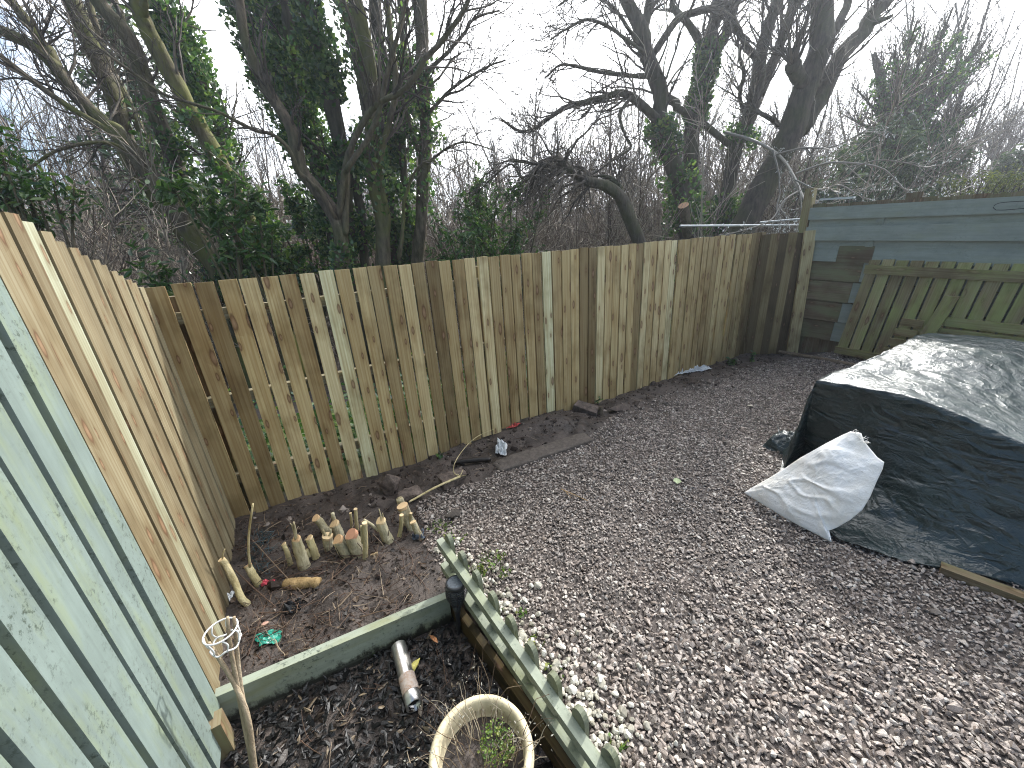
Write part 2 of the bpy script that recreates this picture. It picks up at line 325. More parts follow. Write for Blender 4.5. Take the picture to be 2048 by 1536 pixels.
M_grass = leaf_mat('grass_blades', [(0, (.05, .10, .02)), (.6, (.12, .2, .04)), (1, (.3, .3, .1))], .5, .4, .3)

# ------------------------------------------------------------------ layout
e1 = np.array([.876, .482]); e1 /= np.linalg.norm(e1)           # along the back fence
FA = np.array([-1.76, 2.04]); FB = FA + e1 * 5.38                # back fence ends
FC = np.array([3.50, 4.53])                                       # corner with the right fence
LA = np.array([-1.78, 1.97]); ld = nrm(np.array([.61, -1.03])); ln = np.array([-ld[1], ld[0]])   # left fence, towards the camera; ln faces the garden
RD = nrm(np.array([.51, -.86])); rn = np.array([RD[1], -RD[0]])                                   # right fence; rn faces the garden
E0 = G(919, 1220, -.09)[:2]; E1 = G(1145, 1536, -.09)[:2]; ed = nrm(E1 - E0); en = np.array([-ed[1], ed[0]])   # picket edging; en faces the gravel
B0 = np.array([-1.177, .949]); B1 = np.array([-.353, 1.313])     # timber board between soil and mulch
MULCH = np.array([B0 + [-.1, -.04], B1 + [.03, .01], E0 + ed * .05, E1 + ed * .6, (.2, -.6), (-1.2, -.6), LA + ld * 2.6])
GRAVEL = np.array([G(1230, 1536)[:2] + [.1, -.5], G(1228, 1536)[:2], E0 + en * .03 + ed * .1, E0 + en * .03 - ed * .33, G(868, 1060)[:2], G(835, 1010)[:2], G(880, 985)[:2], G(985, 955)[:2], G(1010, 925)[:2], G(1190, 868)[:2],
                   G(1235, 828)[:2], G(1330, 790)[:2], G(1470, 742)[:2], G(1590, 722)[:2], (4.3, 4.2), (5.2, 2.6), (4.2, -.4), (1.2, -.7)])
def gz(x, y):
    x = np.asarray(x, float); y = np.asarray(y, float)
    db = sdl(x, y, FA, FB)                          # beyond the back fence positive
    m = np.minimum.reduce([sm(-sdl(x, y, B0, B1), -.05, -.012), sm(-sdl(x, y, E1, E0) * -1, -.02, .0), np.ones_like(x)])
    mul = m * (sdl(x, y, LA, LA + ld) > -.3) * (x < .6) * (y < 1.5)
    z = np.zeros_like(x) - .09 * mul
    soil = sm(-db, -.1, .05) * (1 - sm(-db, .35, .75)) + (sdl(x, y, B0, B1) > 0) * sm(-x, .3, .6) * (y < 2.8)
    soil = np.clip(soil, 0, 1)
    z = z + .018 * soil * (fbm(V3(x * 7, y * 7), 4) + .5) + .006 * fbm(V3(x * 25, y * 25, np.full_like(x, 5.)), 3)
    z = z + .07 * np.exp(-(((x - .28) / .35) ** 2 + ((y - 3.03) / .2) ** 2))
    dr = (x - FC[0]) * rn[0] + (y - FC[1]) * rn[1]; al = (x - FC[0]) * RD[0] + (y - FC[1]) * RD[1]
    z = z + .10 * (1 - sm(dr, .05, .75)) * sm(al, -.1, .5) * (dr > -.4)
    d = np.clip(db - .05, 0, None); z = z - .35 * sm(d, 0, 1.5) - 2.0 * sm(d, 1, 14)
    r = np.hypot(x, y); z = z + 6.5 * sm(r, 15, 48) * (y > 2) * sm(db, 6, 14)
    return z
xs = np.concatenate([np.array([-400, -150, -80, -50, -30, -20, -14, -10, -7.5, -6, -5, -4.2, -3.6, -3.1]), np.arange(-2.7, 4.8, .025), np.array([5, 5.3, 5.8, 6.5, 7.5, 9, 12, 16, 22, 32, 50, 80, 150, 400])])
ys = np.concatenate([np.array([-60, -20, -8, -4, -2, -1.2, -.8]), np.arange(-.5, 5.3, .025), np.array([5.5, 5.8, 6.3, 7, 8, 9, 10.5, 12, 14, 17, 20, 25, 30, 40, 60, 90, 150, 400])])
gx, gy = np.meshgrid(xs, ys, indexing='ij')
mb = MB(); mb.add(V3(gx, gy, gz(gx, gy)), grid_faces(len(xs), len(ys))[:, ::-1], None, (sm(sdl(gx, gy, FA, FB), .0, .3) * .9 + .1 * (sdl(gx, gy, FA, FB) > 3.0)).ravel())
ground = mb.build('ground', M_earth, smooth=True, origin=np.zeros(3), kind='structure')
def on(x, y): return np.array([x, y, float(gz(np.array([x]), np.array([y]))[0])])

# ------------------------------------------------------------------ back fence
Z = np.array([0, 0, 1.0])
v3 = lambda a, z=0.0: np.array([a[0], a[1], z])
th = thing('picket_fence', v3((FA + FB) / 2), 'long new timber back fence with gaps between its boards, lowest fence', 'fence')
bn = np.array([-e1[1], e1[0]])                                  # away from the garden
known = {0: .42, 1: .22, 2: .62, 3: .72, 4: .60, 5: .42, 6: .74, 7: .88, 8: .42, 9: .55, 10: .28, 11: .36, 12: .66, 13: .34, 14: .22, 15: .5, 16: .38, 17: .6, 18: .72, 19: .34, 20: .42, 21: .5, 22: .3, 23: .97, 24: .5, 25: .42, 26: .55,
         27: .12, 28: .16, 29: .88, 30: .55, 31: .6, 32: .62, 33: .34, 34: .82, 35: .6, 36: .66, 37: .78, 38: .9, 39: .5, 40: .42, 41: .5, 42: .46, 43: .5, 44: .42, 45: .4, 46: .56, 47: .7, 48: .5, 49: .44, 50: .62, 51: .3, 52: .2}
mb = MB()
for k in range(58):
    tt = -.006 + k * .0942 + (.006 * k if k < 8 else .05) * .9; w = .082 + U(-.004, .003); p = FA + e1 * tt + bn * U(-.006, .006)
    g = float(gz(np.array([p[0]]), np.array([p[1]]))[0]); z0 = g - U(.0, .03) + (.03 if 17 <= k <= 26 else 0); top = 1.445 + U(-.006, .006)
    tone = np.clip(known.get(int(round((tt - .05) / .1012)), U(.15, .75)) * 1.02 + .03 + U(-.10, .10) - .04 * (tt > 4.55), .05, 1); lean = U(-.006, .006)
    board(mb, [*p, z0], v3(e1 * w), v3(bn * .018), [e1[0] * lean, e1[1] * lean, top - z0], tone)
s2 = FC - FB; s2l = np.linalg.norm(s2); s2 = s2 / s2l; s2n = np.array([-s2[1], s2[0]])
for k in range(6):
    p = FB + s2 * (.055 + k * s2l / 6.2); g = float(gz(np.array([p[0]]), np.array([p[1]]))[0])
    board(mb, [*p, g - .02], v3(s2 * .092), v3(s2n * .018), [0, 0, 1.44 - g + U(-.006, .006)], [.1, .3, .06, .34, .04, .12][k])
p = FB + e1 * .012 + bn * .02; board(mb, [*p, -.05], v3(e1 * .10), v3(bn * .016), [0, 0, 1.47], .1)
mb.build('plank_panel', M_new, th)
for z in (.27, .78, 1.27):
    mb = MB(); a = FA + bn * .034 - e1 * .01; board(mb, v3(a, z), v3(bn * .045), [0, 0, .06], v3(e1 * 5.36), .66); mb.build('rail', M_sunwood, th)
    mb = MB(); a = FB + s2n * .034; board(mb, v3(a, z - .01), v3(s2n * .045), [0, 0, .06], v3(s2 * s2l * .96), .5); mb.build('rail', M_sunwood, th)
for tt in (.02, 1.82, 3.62, 5.33):
    mb = MB(); a = FA + e1 * tt + bn * .115; board(mb, v3(a, -.6), v3(bn * .09), v3(e1 * .09), [0, 0, 1.98], .4); mb.build('fence_post', M_old, th)
# pale plank standing upright in front of the corner
mb = MB(); pb = G(1583, 712, .0); pt = PY(1621, 461, pb[1] + .06); ax = pt - pb
board(mb, pb - [0, 0, .04], v3(-rn * 0 + s2 * .115), v3(s2n * .03), ax + [0, 0, .04], .66)
mb.build('upright_plank', M_new, label='pale upright plank standing before the dark boards in the corner', cat='plank')

# ------------------------------------------------------------------ left fence: new pickets, and the painted stretch
tl = thing('picket_fence', v3(LA + ld * .6), 'new timber side fence stretch stepping up beside the green painted boards', 'fence')
mb = MB(); tones = [.35, .2, .45, .35, .6, .5, .45, .62, .55, .4, .7, .35, .62]
for k in range(15):
    t0 = 1.152 - k * .0805; p = LA + ld * t0 - ln * (.0 if k % 2 == 0 else .005)
    g = -.02; top = 1.445 + .258 * t0 + U(-.004, .004)
    board(mb, [*p, g], v3(ld * .0735), v3(ln * .018), [0, 0, top - g], ([.32, .5, .36, .97] + tones)[k] + U(-.12, .12))
board(mb, v3(LA - ld * .066 - ln * .004, -.03), v3(ld * .084), v3(ln * .018), [0, 0, 1.46], .4)
mb.build('plank_panel', M_sunwood, tl)
for z in (.3, .8, 1.25):
    mb = MB(); board(mb, v3(LA - ln * .036 - ld * .02, z), v3(ln * .045), [0, 0, .07], v3(ld * 1.2, .14), .4); mb.build('rail', M_old, tl)
for tt in (.03, 1.13):
    mb = MB(); board(mb, v3(LA + ld * tt - ln * .106, -.5), v3(ln * .09), v3(ld * .09), [0, 0, 1.85], .4); mb.build('fence_post', M_old, tl)
tg = thing('painted_fence', v3(LA + ld * 1.9), 'pale green painted fence of wide boards with dark gaps', 'fence')
mb = MB()
for k in range(14):
    p = LA + ld * (1.253 + k * .1085) + ln * U(-.003, .003)
    board(mb, [*p, -.09 + .012 * (k == 0) + (.10 if k == 0 else 0.05)], v3(ld * .084), v3(ln * .024), [0, 0, 1.98 + U(-.005, .005)], 0)
mb.build('plank_panel', M_green, tg)
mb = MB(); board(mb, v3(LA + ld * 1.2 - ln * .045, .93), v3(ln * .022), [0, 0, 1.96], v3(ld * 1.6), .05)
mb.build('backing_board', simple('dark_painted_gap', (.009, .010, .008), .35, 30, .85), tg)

# ------------------------------------------------------------------ right fence
tr = thing('painted_fence', v3(FC + RD * 1.5), 'tall grey green fence of horizontal boards with rails along its top', 'fence')
R0 = FC + RD * -.08; LN = 4.2
slope = -.035
def rail_board(zl, h, off, l0, l1, mat_i, mb, th_=.02, tone=0, tilt=.0):
    a = R0 + RD * l0 + rn * off
    board(mb, v3(a, zl + slope * l0), v3(rn * th_) , np.array([rn[0] * -tilt, rn[1] * -tilt, h]), v3(RD * (l1 - l0), slope * (l1 - l0)), tone, mat_i)
mb = MB(); rail_board(1.605, .125, .045, 0, LN, 0, mb); mb.build('rail', M_greyg, tr)
mb = MB(); rail_board(1.40, .14, .045, 0, LN, 0, mb, .022); mb.build('rail', M_greyg, tr)
mb = MB(); zz = 1.51
rail_board(1.50, .10, .002, 0, LN, 0, mb); rail_board(1.29, .10, .002, 0, LN, 0, mb)
zl = [1.225, 1.02, .80, .575, .36]
for i, z in enumerate(zl): rail_board(z, .207, .008 + .0035 * 0, .47 + [.16, .10, .05, .0, -.03][i] - .0, LN, 0, mb, .016, 0, .022)
mb.build('plank_panel', M_greyg, tr)
mb = MB()
for i, z in enumerate(zl[1:]): rail_board(z - .003, .206, .0085, 0, .469 + [.10, .05, .0, -.03][i], 0, mb, .017, [.3, .55, .4, .3][i], .022)
rail_board(zl[0] + .0, .225, .0085, .33, .628, 0, mb, .017, .2, .022); rail_board(zl[0], .225, .0087, .0, .328, 1, mb, .017, .2, .022)
mb.build('bare_board_panel', [M_old, M_greyg], tr, label=None)
mb = MB()
for k in range(38):
    a = R0 + RD * (.05 + k * .108) - rn * (.03 + .012 * (k % 2)); board(mb, v3(a, -.1), v3(RD * .116), v3(rn * .018), [0, 0, 1.80 + slope * k * .108 + U(-.01, .012) + (.06 if k in (7,) else 0)], U(.3, .6))
mb.build('picket_panel', M_old, tr)
for a_, z_ in ((.62, 1.475), (.58, 1.25)):
    mb = MB(); board(mb, v3(R0 + RD * a_ + rn * .028, z_), v3(RD * .06), v3(rn * .012), [0, 0, .095], 0); mb.build('batten', M_greyg, tr)
mb = MB(); P0 = PW(1992, 420, R0 + rn * .05, R0 + rn * .05 + RD); hp = [(0, 0), (-.02, .025), (0, .05), (.06, .055), (.16, .05), (.2, .03), (.2, .004), (.06, -.004), (0, 0)]
tube(mb, [P0 + v3(RD * a, b) for a, b in hp], .006, 8, 40); mb.build('handle', simple('black_iron', (.012, .012, .013), .3, 40, .4), tr)
mb = MB(); q = PW(1652, 398, R0, R0 + RD); board(mb, q + v3(RD * -.05), v3(rn * .05), [0, 0, .018], v3(RD * .3, -.012), 0); mb.build('capping_strip', simple('pale_capping', (.5, .53, .5), .15, 30, .4), tr)
mb = MB(); q = np.array([3.47, 4.66]); board(mb, v3(q, -.3), v3(RD * .085), v3(rn * .085), [-.02, 0, 2.17], .5); mb.build('corner_post', M_mossy, tr)

# slatted gate leaning on it, and a small slatted panel with crosswise slats
def lean_pt(a, z, base=.14, top=.045): return v3(R0 + RD * a + rn * (base + (top - base) * (z - .15) / 1.0), z)
tg2 = thing('wooden_gate', lean_pt(1.4, .15), 'mossy green wooden gate of vertical slats leaning on the grey green fence', 'gate')
mb = MB()
for k in range(15):
    a = .60 + k * .104; t0 = .62 + k * .013
    zb = .17 + U(-.006, .006); p0 = lean_pt(a, zb); p1 = lean_pt(a + .07, 1.13 + U(-.006, .006) - .03 * k / 8)
    board(mb, p0, v3(RD * .088), v3(rn * .018), p1 - p0, U(.2, .75))
mb.build('slat_panel', M_mossy, tg2)
for z, h in ((1.035, .085), (.185, .075)):
    mb = MB(); p0 = lean_pt(.55 + (z > .5) * .06, z) + v3(rn * .0225); p1 = lean_pt(2.25, z - .06) + v3(rn * .0225); board(mb, p0, v3(rn * .022), [0, 0, h], p1 - p0, .3); mb.build('rail', M_mossy, tg2)
tp = thing('slatted_panel', lean_pt(1.6, .15), 'broken panel of short horizontal slats on one post, propped against the mossy gate', 'panel')
def lp2(a, z): return lean_pt(a, z) + v3(rn * .06)
mb = MB(); p0 = lp2(1.17, .16); p1 = lp2(1.30, .83); board(mb, p0 + v3(rn * .04), v3(RD * .095), v3(rn * .03), p1 - p0, .35); mb.build('post', M_mossy, tp)
mb = MB()
for i, z in enumerate((.60, .50, .40, .30, .20)):
    p0 = lp2(1.30 - .02 * i, z); board(mb, p0, v3(rn * .016), [0, 0, .082], v3(RD * 1.1, -.03), U(.2, .8))
    if 0 < i < 5: p0 = lp2(1.03 - .02 * i, z + .06); board(mb, p0, v3(rn * .016), [0, 0, .07], v3(RD * .16, -.005), .6)
mb.build('slat_panel', M_mossy, tp)
mb = MB(); p0 = on(*(FC + RD * -.05 + rn * .22)) + [0, 0, .055]; p1 = on(*(FC + RD * 1.2 + rn * .34)) + [0, 0, .03]
tube(mb, [p0, (p0 + p1) / 2 + [0, 0, .006], p1], [.019, .023, .02], 8, 12, tone=.4, rough=.1)
mb.build('long_pole', simple('weathered_pole', (.16, .12, .08), .4, 40, .8), label='long thin weathered pole lying along the foot of the mossy gate', cat='pole')

# poles lying over the top of the back fence, with the stump that holds them
mb = MB(); q = PY(1373, 480, 4.62); board(mb, [q[0], q[1], -.4], [.07, 0, 0], [0, .07, 0], [0, 0, 1.4 + .42], .3); mb.build('short_post', M_old, label='short brown post peeping over the back fence under the pale poles', cat='post')
pm = simple('grey_galvanised', (.42, .44, .44), .15, 20, .35, .5, .1, metal=.6)
for (a, b, y0, y1, lab) in (((1360, 452), (1612, 450), 4.66, 5.08, 'longer of the two pale metal poles laid along the back fence corner'), ((1520, 445), (1614, 437), 5.0, 4.95, 'shorter upper pale metal pole beside the tall corner post')):
    mb = MB(); tube(mb, [PY(*a, y0), PY(*b, y1)], .013, 10, 6); mb.build('metal_pole', pm, label=lab, cat='pole', group='pale metal poles over the back fence')

# ------------------------------------------------------------------ timber board between soil and mulch
mb = MB(); bd = nrm(B1 - B0); bl = np.linalg.norm(B1 - B0)
board(mb, v3(B0, -.032), v3(np.array([-bd[1], bd[0]]) * .036), [0, 0, .182], v3(bd * (bl - .005)), 0)
mb.build('timber_edging_board', paint_mat('edging_board_paint', (.28, .315, .25), (.19, .20, .10), .85, .95, splash=-.05), label='pale green timber board on edge between bare soil and dark mulch', cat='board')
# picket edging
te = thing('picket_edging', v3(E0 + ed * .35), 'low green picket edging with rounded tops between mulch and gravel', 'edging')
zt = lambda s, a, b: a + (b - a) * s / .75
EL = 1.45
for (a, b, h) in ((.12, .045, .04), (.26, .155, .042)):
    mb = MB(); s0 = -.10; board(mb, v3(E0 + ed * s0 - en * .004, zt(s0, a, b) - h / 2), v3(en * .032), [0, 0, h], v3(ed * EL, zt(EL, 0, b - a)), 0); mb.build('rail', M_edge, te)
for k in range(10):
    s = -.045 + k * .116; w = .056; z1 = zt(s, .315, .216); z0 = -.12; c = E0 + ed * s + en * .021
    prof = [(-w / 2, z0), (w / 2, z0)] + [(w / 2 * math.cos(q), z1 - .045 + .045 * math.sin(q)) for q in np.linspace(0, math.pi, 11)]
    n = len(prof); vv = np.array([v3(c + ed * x, z) + v3(en * o) for o in (-.009, .009) for x, z in prof])
    i = np.arange(n); j = (i + 1) % n; uvq = np.array([[(prof[a_][0], prof[a_][1]) for a_ in (q, r_, r_, q)] for q, r_ in zip(i, j)]).reshape(-1, 2) + k * 3.1
    mb = MB(); mb.add(vv, [np.arange(n)[None], np.arange(n)[None, ::-1] + n, np.stack([i, i + n, j + n, j], -1)], [np.array(prof) + k * 3.1, np.array(prof)[::-1] + k * 3.1, uvq])
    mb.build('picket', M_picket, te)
mb = MB(); s0 = -.02; board(mb, v3(E0 + ed * s0 - en * .03, -.045), v3(en * .03), [0, 0, .12], v3(ed * EL, -.02), .55); mb.build('ground_board', wood_mat('wet_yellow_timber', [(0, (.03, .022, .008)), (.5, (.075, .055, .018)), (1, (.13, .10, .04))], ((.008, .008, .006), .95)), te)
# weathered stake at the end of the left fence
mb = MB(); q = G(432, 1425, .06); board(mb, [q[0] + .012, q[1] - .03, -.2], v3(ln * .05), v3(ld * .06), [0, 0, .27], .6); mb.build('timber_stake', M_old, label='short weathered timber stake at the foot of the green fence', cat='stake')

# ------------------------------------------------------------------ tarpaulin over the stack
t = NT('tarpaulin', .27, .7); p = t.pos()
def ridge(v): return t.mth('SUBTRACT', 1.0, t.mth('ABSOLUTE', t.mth('MULTIPLY', t.mth('SUBTRACT', v, .5), 4.0)), True)
w1 = ridge(t.noise(t.scale(p, (2.8, 2.8, 7)), 1.0, 2, .5, dist=1.0)); w2 = ridge(t.noise(t.scale(p, (8, 8, 17)), 1.0, 2, .55, dist=.9)); w3 = ridge(t.noise(p, 34, 2, .6, dist=.8)); n1 = t.noise(p, 6, 5, .6)
c = t.mix(t.ramp(n1, [(.4, 0.), (.7, 1.)]), (.002, .013, .014), (.005, .022, .023)); c = t.mix(t.mth('MULTIPLY', t.ramp(w2, [(.6, 0.), (.95, .3)]), 1.0), c, (.035, .05, .052))
t.bump(t.mth('ADD', t.mth('ADD', w1, t.mth('MULTIPLY', w2, .36)), t.mth('MULTIPLY', w3, .16)), .68, .018)
M_tarp = t.done(c, t.ramp(n1, [(.3, .31), (.7, .43)]))
N0 = np.array([1.80, 2.10]); d1 = e1; d2 = nrm(np.array([.51, -.86]))
hem = spline([(2.10, 2.62), (1.86, 2.30), (1.63, 1.97), (1.585, 1.56), (1.80, 1.365), (2.14, 1.185), (2.50, .80), (2.85, .25), (3.1, -.2)], 120)
na, nb1, nb2 = 120, 34, 60
s = np.linspace(-.12, 2.2, na)
ztop = lambda q: .655 - .085 * sm(q, .35, .95) + .02 * np.sin(q * 4)
edge = N0 + d2 * np.clip(s, 0, 9)[:, None]
rows = []
for k in range(nb1):                                            # hem to top edge
    f = k / (nb1 - 1); hq = hem[np.clip((np.arange(na) / na * 119).astype(int), 0, 119)]
    xy = hq + (edge - hq) * (f ** .72)[..., None] if False else hq + (edge - hq) * f ** .40
    zz = .012 + (ztop(s) - .012) * (f ** 1.55)
    rows.append(np.column_stack([xy, zz]))
for k in range(1, nb2 + 1):                                     # top
    f = k / nb2; xy = edge + d1 * 1.74 * f
    sag = -.06 * np.sin(np.pi * f) * (.4 + .6 * np.sin(np.clip(s, 0, 2) * 2.2)) + .05 * np.exp(-((f - .62) / .16) ** 2) * np.sin(s * 3.3 + 1)
    rows.append(np.column_stack([xy, ztop(s) + sag * sm(s, -.02, .25)]))
for k in range(1, 13):
    f = k / 12; xy = edge + d1 * (1.74 + .10 * f); rows.append(np.column_stack([xy, (ztop(s)) * (1 - f) + .01 * f]))
TV = np.array(rows)
endf = sm(-s, 0, .12)                                           # the far end drops to the ground
TV[:, :, 2] = TV[:, :, 2] * (1 - endf) + .012 * endf; TV[:, :, :2] -= (d2 * .10)[None, None] * endf[None, :, None] * .6
sh = TV.shape; fl = TV.reshape(-1, 3)
mid = fbm(fl * [3.2, 3.2, 4.0], 4); rid = 1 - np.abs(fbm(fl * [7, 7, 9] + 40, 3)); nz = np.clip(fl[:, 2] / .12, .25, 1)
nrmv = np.cross(np.gradient(TV, axis=0), np.gradient(TV, axis=1)).reshape(-1, 3); nrmv = nrm(nrmv); nrmv *= np.sign(nrmv @ np.array([-.5, -.5, .7]))[:, None] if False else 1
rid2 = np.clip(1 - 2.2 * np.abs(fbm(fl * [5, 5, 12] + 70, 3)), 0, 1); TV2 = fl + nrmv * ((mid * .012 + rid * .006 + rid2 * .010) * nz)[:, None]
lowf = (fl[:, 2] < .2) & (fl[:, 0] < 3.4); TV2[:, 2] = np.maximum(TV2[:, 2] + np.where(lowf, .018 * (fbm(fl * [9, 9, 2], 3) + .4), 0), .006)
ttp = thing('covered_stack', np.array([2.6, 1.7, 0]), 'dark green tarpaulin draped over a square stack on the gravel', 'covered stack')
mb = MB(); mb.add(TV2, grid_faces(sh[0], sh[1]))
tarp = mb.build('tarpaulin', M_tarp, ttp, smooth=True)
mb = MB(); a = G(1815, 1128)[:2]; b = G(2048, 1218)[:2]; dd = nrm(b - a); board(mb, v3(a + dd * .10 - np.array([dd[1], -dd[0]]) * .042, .014), v3(np.array([-dd[1], dd[0]]) * .05), [0, 0, .045], v3(dd * 1.5), .55); mb.build('base_timber', M_old, ttp)
# loose bunched end of the sheet on the ground behind its corner
mb = MB(); q0 = G(1556, 905)[:2]; bu, bv = np.meshgrid(np.linspace(-1, 1, 40), np.linspace(-1, 1, 24), indexing='ij')
bx = q0[0] + bu * .12 * e1[0] + bv * .11 * -e1[1] + .09; by = q0[1] + bu * .12 * e1[1] + bv * .11 * e1[0] + .05
bz = (1 - bu ** 4) * (1 - bv ** 4) * (.07 + .05 * (1 - np.abs(fbm(V3(bx * 9, by * 22), 3)))) + .004
mb.add(V3(bx, by, bz), grid_faces(40, 24)); mb.build('loose_corner', M_tarp, ttp, smooth=True)

# ------------------------------------------------------------------ white woven sack
t = NT('woven_sack', .45, .4); p = t.pos(); n1 = t.noise(p, 28, 6, .65, dist=.6); n2 = t.noise(p, 6, 5, .6); n3 = t.noise(p, 60, 3, .6)
c = t.mix(t.ramp(n2, [(.42, 0.), (.75, .8)]), (.86, .855, .83), (.66, .61, .50)); c = t.mix(t.ramp(n3, [(.6, 0.), (.8, .4)]), c, (.4, .36, .28))
t.bump(t.mth('ADD', t.mth('ABSOLUTE', t.mth('SUBTRACT', n1, .5)), t.mth('MULTIPLY', n3, .25)), .5, .014); M_sack = t.done(c)
SA, SB = G(1490, 985, .015), G(1660, 1082, .015); TT = PY(1714, 868, 1.70); pn = nrm(np.cross(SB - SA, TT - SA)); pn = pn * np.sign(pn @ (np.array([0, 0, EYE]) - SA))
outl = [(1488, 986), (1503, 976), (1535, 958), (1568, 938), (1602, 915), (1650, 888), (1685, 870), (1701, 863), (1722, 866), (1729, 884), (1739, 896), (1754, 914), (1768, 924), (1765, 938), (1752, 965), (1740, 994), (1724, 1020), (1700, 1040), (1672, 1056), (1655, 1062), (1663, 1084), (1640, 1074), (1600, 1060), (1562, 1042), (1532, 1020), (1505, 1002)]
def on_plane(u, v): d = ray(u, v); return np.array([0, 0, EYE]) + d * (((SA - [0, 0, EYE]) @ pn) / (d @ pn))
O = np.array([on_plane(*q) for q in outl]); O = np.vstack([O, O[:1]]); O = np.array([O[i] + (O[i + 1] - O[i]) * f for i in range(len(O) - 1) for f in (0, .2, .4, .6, .8)]); O[:, 2] = np.maximum(O[:, 2], .012)
cen = on_plane(1630, 965); nr = 40; front = []; back = []
for k in range(nr):
    r = k / (nr - 1); P = cen + (O - cen) * r; w = (1 - r ** 2.6)
    fold = .010 * np.clip(1 - 3.5 * np.abs(fbm(P * [6, 6, 15], 2)), 0, 1) + .016 * fbm(P * 4.5 + 9, 2) + .003 * np.clip(1 - 2 * np.abs(fbm(P * 32 + 5, 3)), 0, 1)
    front.append(P + pn * (.05 * w + fold * min(1, (1 - r) * 4) + .003)[:, None]); back.append(P - pn * (.02 * w + .003))
mb = MB(); F = np.array(front); Bk = np.array(back); m = len(O)
mb.add(np.vstack([F.reshape(-1, 3), Bk.reshape(-1, 3)]), [grid_faces(nr, m, True), grid_faces(nr, m, True)[:, ::-1] + nr * m, np.stack([(nr - 1) * m + np.arange(m), (nr - 1) * m + (np.arange(m) + 1) % m, nr * m + (nr - 1) * m + (np.arange(m) + 1) % m, nr * m + (nr - 1) * m + np.arange(m)], -1)])
tsk = thing('woven_sack', (SA + SB) / 2, 'crumpled empty white woven sack slumped against the dark tarpaulin', 'sack')
sk = mb.build('sack_cloth', M_sack, tsk, smooth=True)
mb = MB()
for k in range(16):
    a = on_plane(1708 + k * 1.6, 865 + k * 1.6) + pn * .01; q = a + nrm(U(-1, 1, 3) + [.6, -.4, .8]) * U(.015, .04); tube(mb, [a, (a + q) / 2 + U(-.008, .008, 3), q], .0011, 3, 6)
mb.build('frayed_threads', M_sack, tsk)

# ------------------------------------------------------------------ slabs, stones, litter along the fence
M_conc = simple('old_concrete', (.095, .08, .068), .35, 45, .85, .3, .6, .006); M_stone = simple('brown_stone', (.125, .098, .082), .5, 26, .85, .3, .9, .014)
def rough_box(mb, p0, ax, w, h, seed, amp=.006, nl=40, taper=None):
    """long block with a worn surface; p0 its bottom centre line start, ax the long axis."""
    ax = np.asarray(ax, float); l = np.linalg.norm(ax); d = ax / l; sdv = nrm(np.cross(Z, d)); up = np.cross(d, sdv)
    an = np.linspace(0, 2 * np.pi, 33)[:-1] + .01; cx = np.sign(np.cos(an)) * np.abs(np.cos(an)) ** .28; cy = np.sign(np.sin(an)) * np.abs(np.sin(an)) ** .28
    rr = []
    for i in range(nl):
        f = i / (nl - 1); en_ = 1 - .16 * (np.abs(2 * f - 1) ** 14); c_ = np.asarray(p0) + ax * f + up * h / 2
        rr.append(c_ + sdv * (cx * w / 2 * en_)[:, None] + up * (cy * h / 2 * en_)[:, None])
    rr = np.array(rr); rr = np.concatenate([rr[:1].mean(1, keepdims=True).repeat(32, 1), rr, rr[-1:].mean(1, keepdims=True).repeat(32, 1)]); q = rr.reshape(-1, 3)
    q = q + nrm(q - (np.asarray(p0) + ax / 2)) * (amp * fbm(q * 22 + seed, 4) + amp * 1.5 * fbm(q * 7 + seed, 2))[:, None]
    mb.add(q, grid_faces(nl + 2, 32, True))
a, b = G(992, 942, 0.0), G(1178, 879, 0.0)
mb = MB(); rough_box(mb, a + [0, .02, -.052], b - a, .15, .085, 3); mb.build('concrete_kerb', M_conc, smooth=True, label='long grey concrete kerb stone sunk between bare soil and gravel', cat='kerb stone')
def rock(name, u, v, sx, sy, sz, yaw, seed, mat, label, cat, tilt=(0, 0), lift=0.0, sub=3, amp=.25, boxy=0.0):
    p = G(u, v); p = on(p[0], p[1])
    q_ = np.random.default_rng(seed + 500); pts = nrm(q_.normal(size=(24, 3)))
    if boxy: pts = np.vstack([pts * .8, np.array([[x, y, z] for x in (-1, 1) for y in (-1, 1) for z in (-1, 1)]) * (.80 + .12 * q_.random((8, 1)))])
    bm = bmesh.new(); vs = [bm.verts.new(w) for w in pts * (1 + .12 * q_.normal(size=(len(pts), 1)))]; bmesh.ops.convex_hull(bm, input=vs)
    for w in [w for w in bm.verts if not w.link_faces]: bm.verts.remove(w)
    bmesh.ops.bevel(bm, geom=bm.edges[:], offset=.06, segments=1, affect='EDGES'); bmesh.ops.triangulate(bm, faces=bm.faces[:]); bmesh.ops.subdivide_edges(bm, edges=bm.edges[:], cuts=1, use_grid_fill=True); bmesh.ops.triangulate(bm, faces=bm.faces[:])
    bm.verts.index_update(); vv = np.array([q.co[:] for q in bm.verts]); ff = np.array([[w.index for w in f_.verts] for f_ in bm.faces]); bm.free()
    vv = vv * (1 + .05 * fbm(vv * 4 + seed, 3))[:, None]
    R = rotm(*[np.array([q]) for q in (tilt[0], tilt[1], yaw)])[0]
    mb = MB(); mb.add((vv * [sx, sy, sz]) @ R.T + p + [0, 0, sz * .6 + lift], ff); return mb.build(name, mat, smooth=False, label=label, cat=cat)
rock('stone', 785, 985, .085, .06, .10, .5, 3, M_stone, 'tallest reddish brown stone standing beside the back fence behind the stumps', 'stone', (.2, .1), .0, 4)
rock('stone', 906, 966, .10, .055, .045, .5, 8, M_stone, 'flat brown block under the tip of the pale cut stem', 'stone', (0, 0), 0, 4, .15, .45)
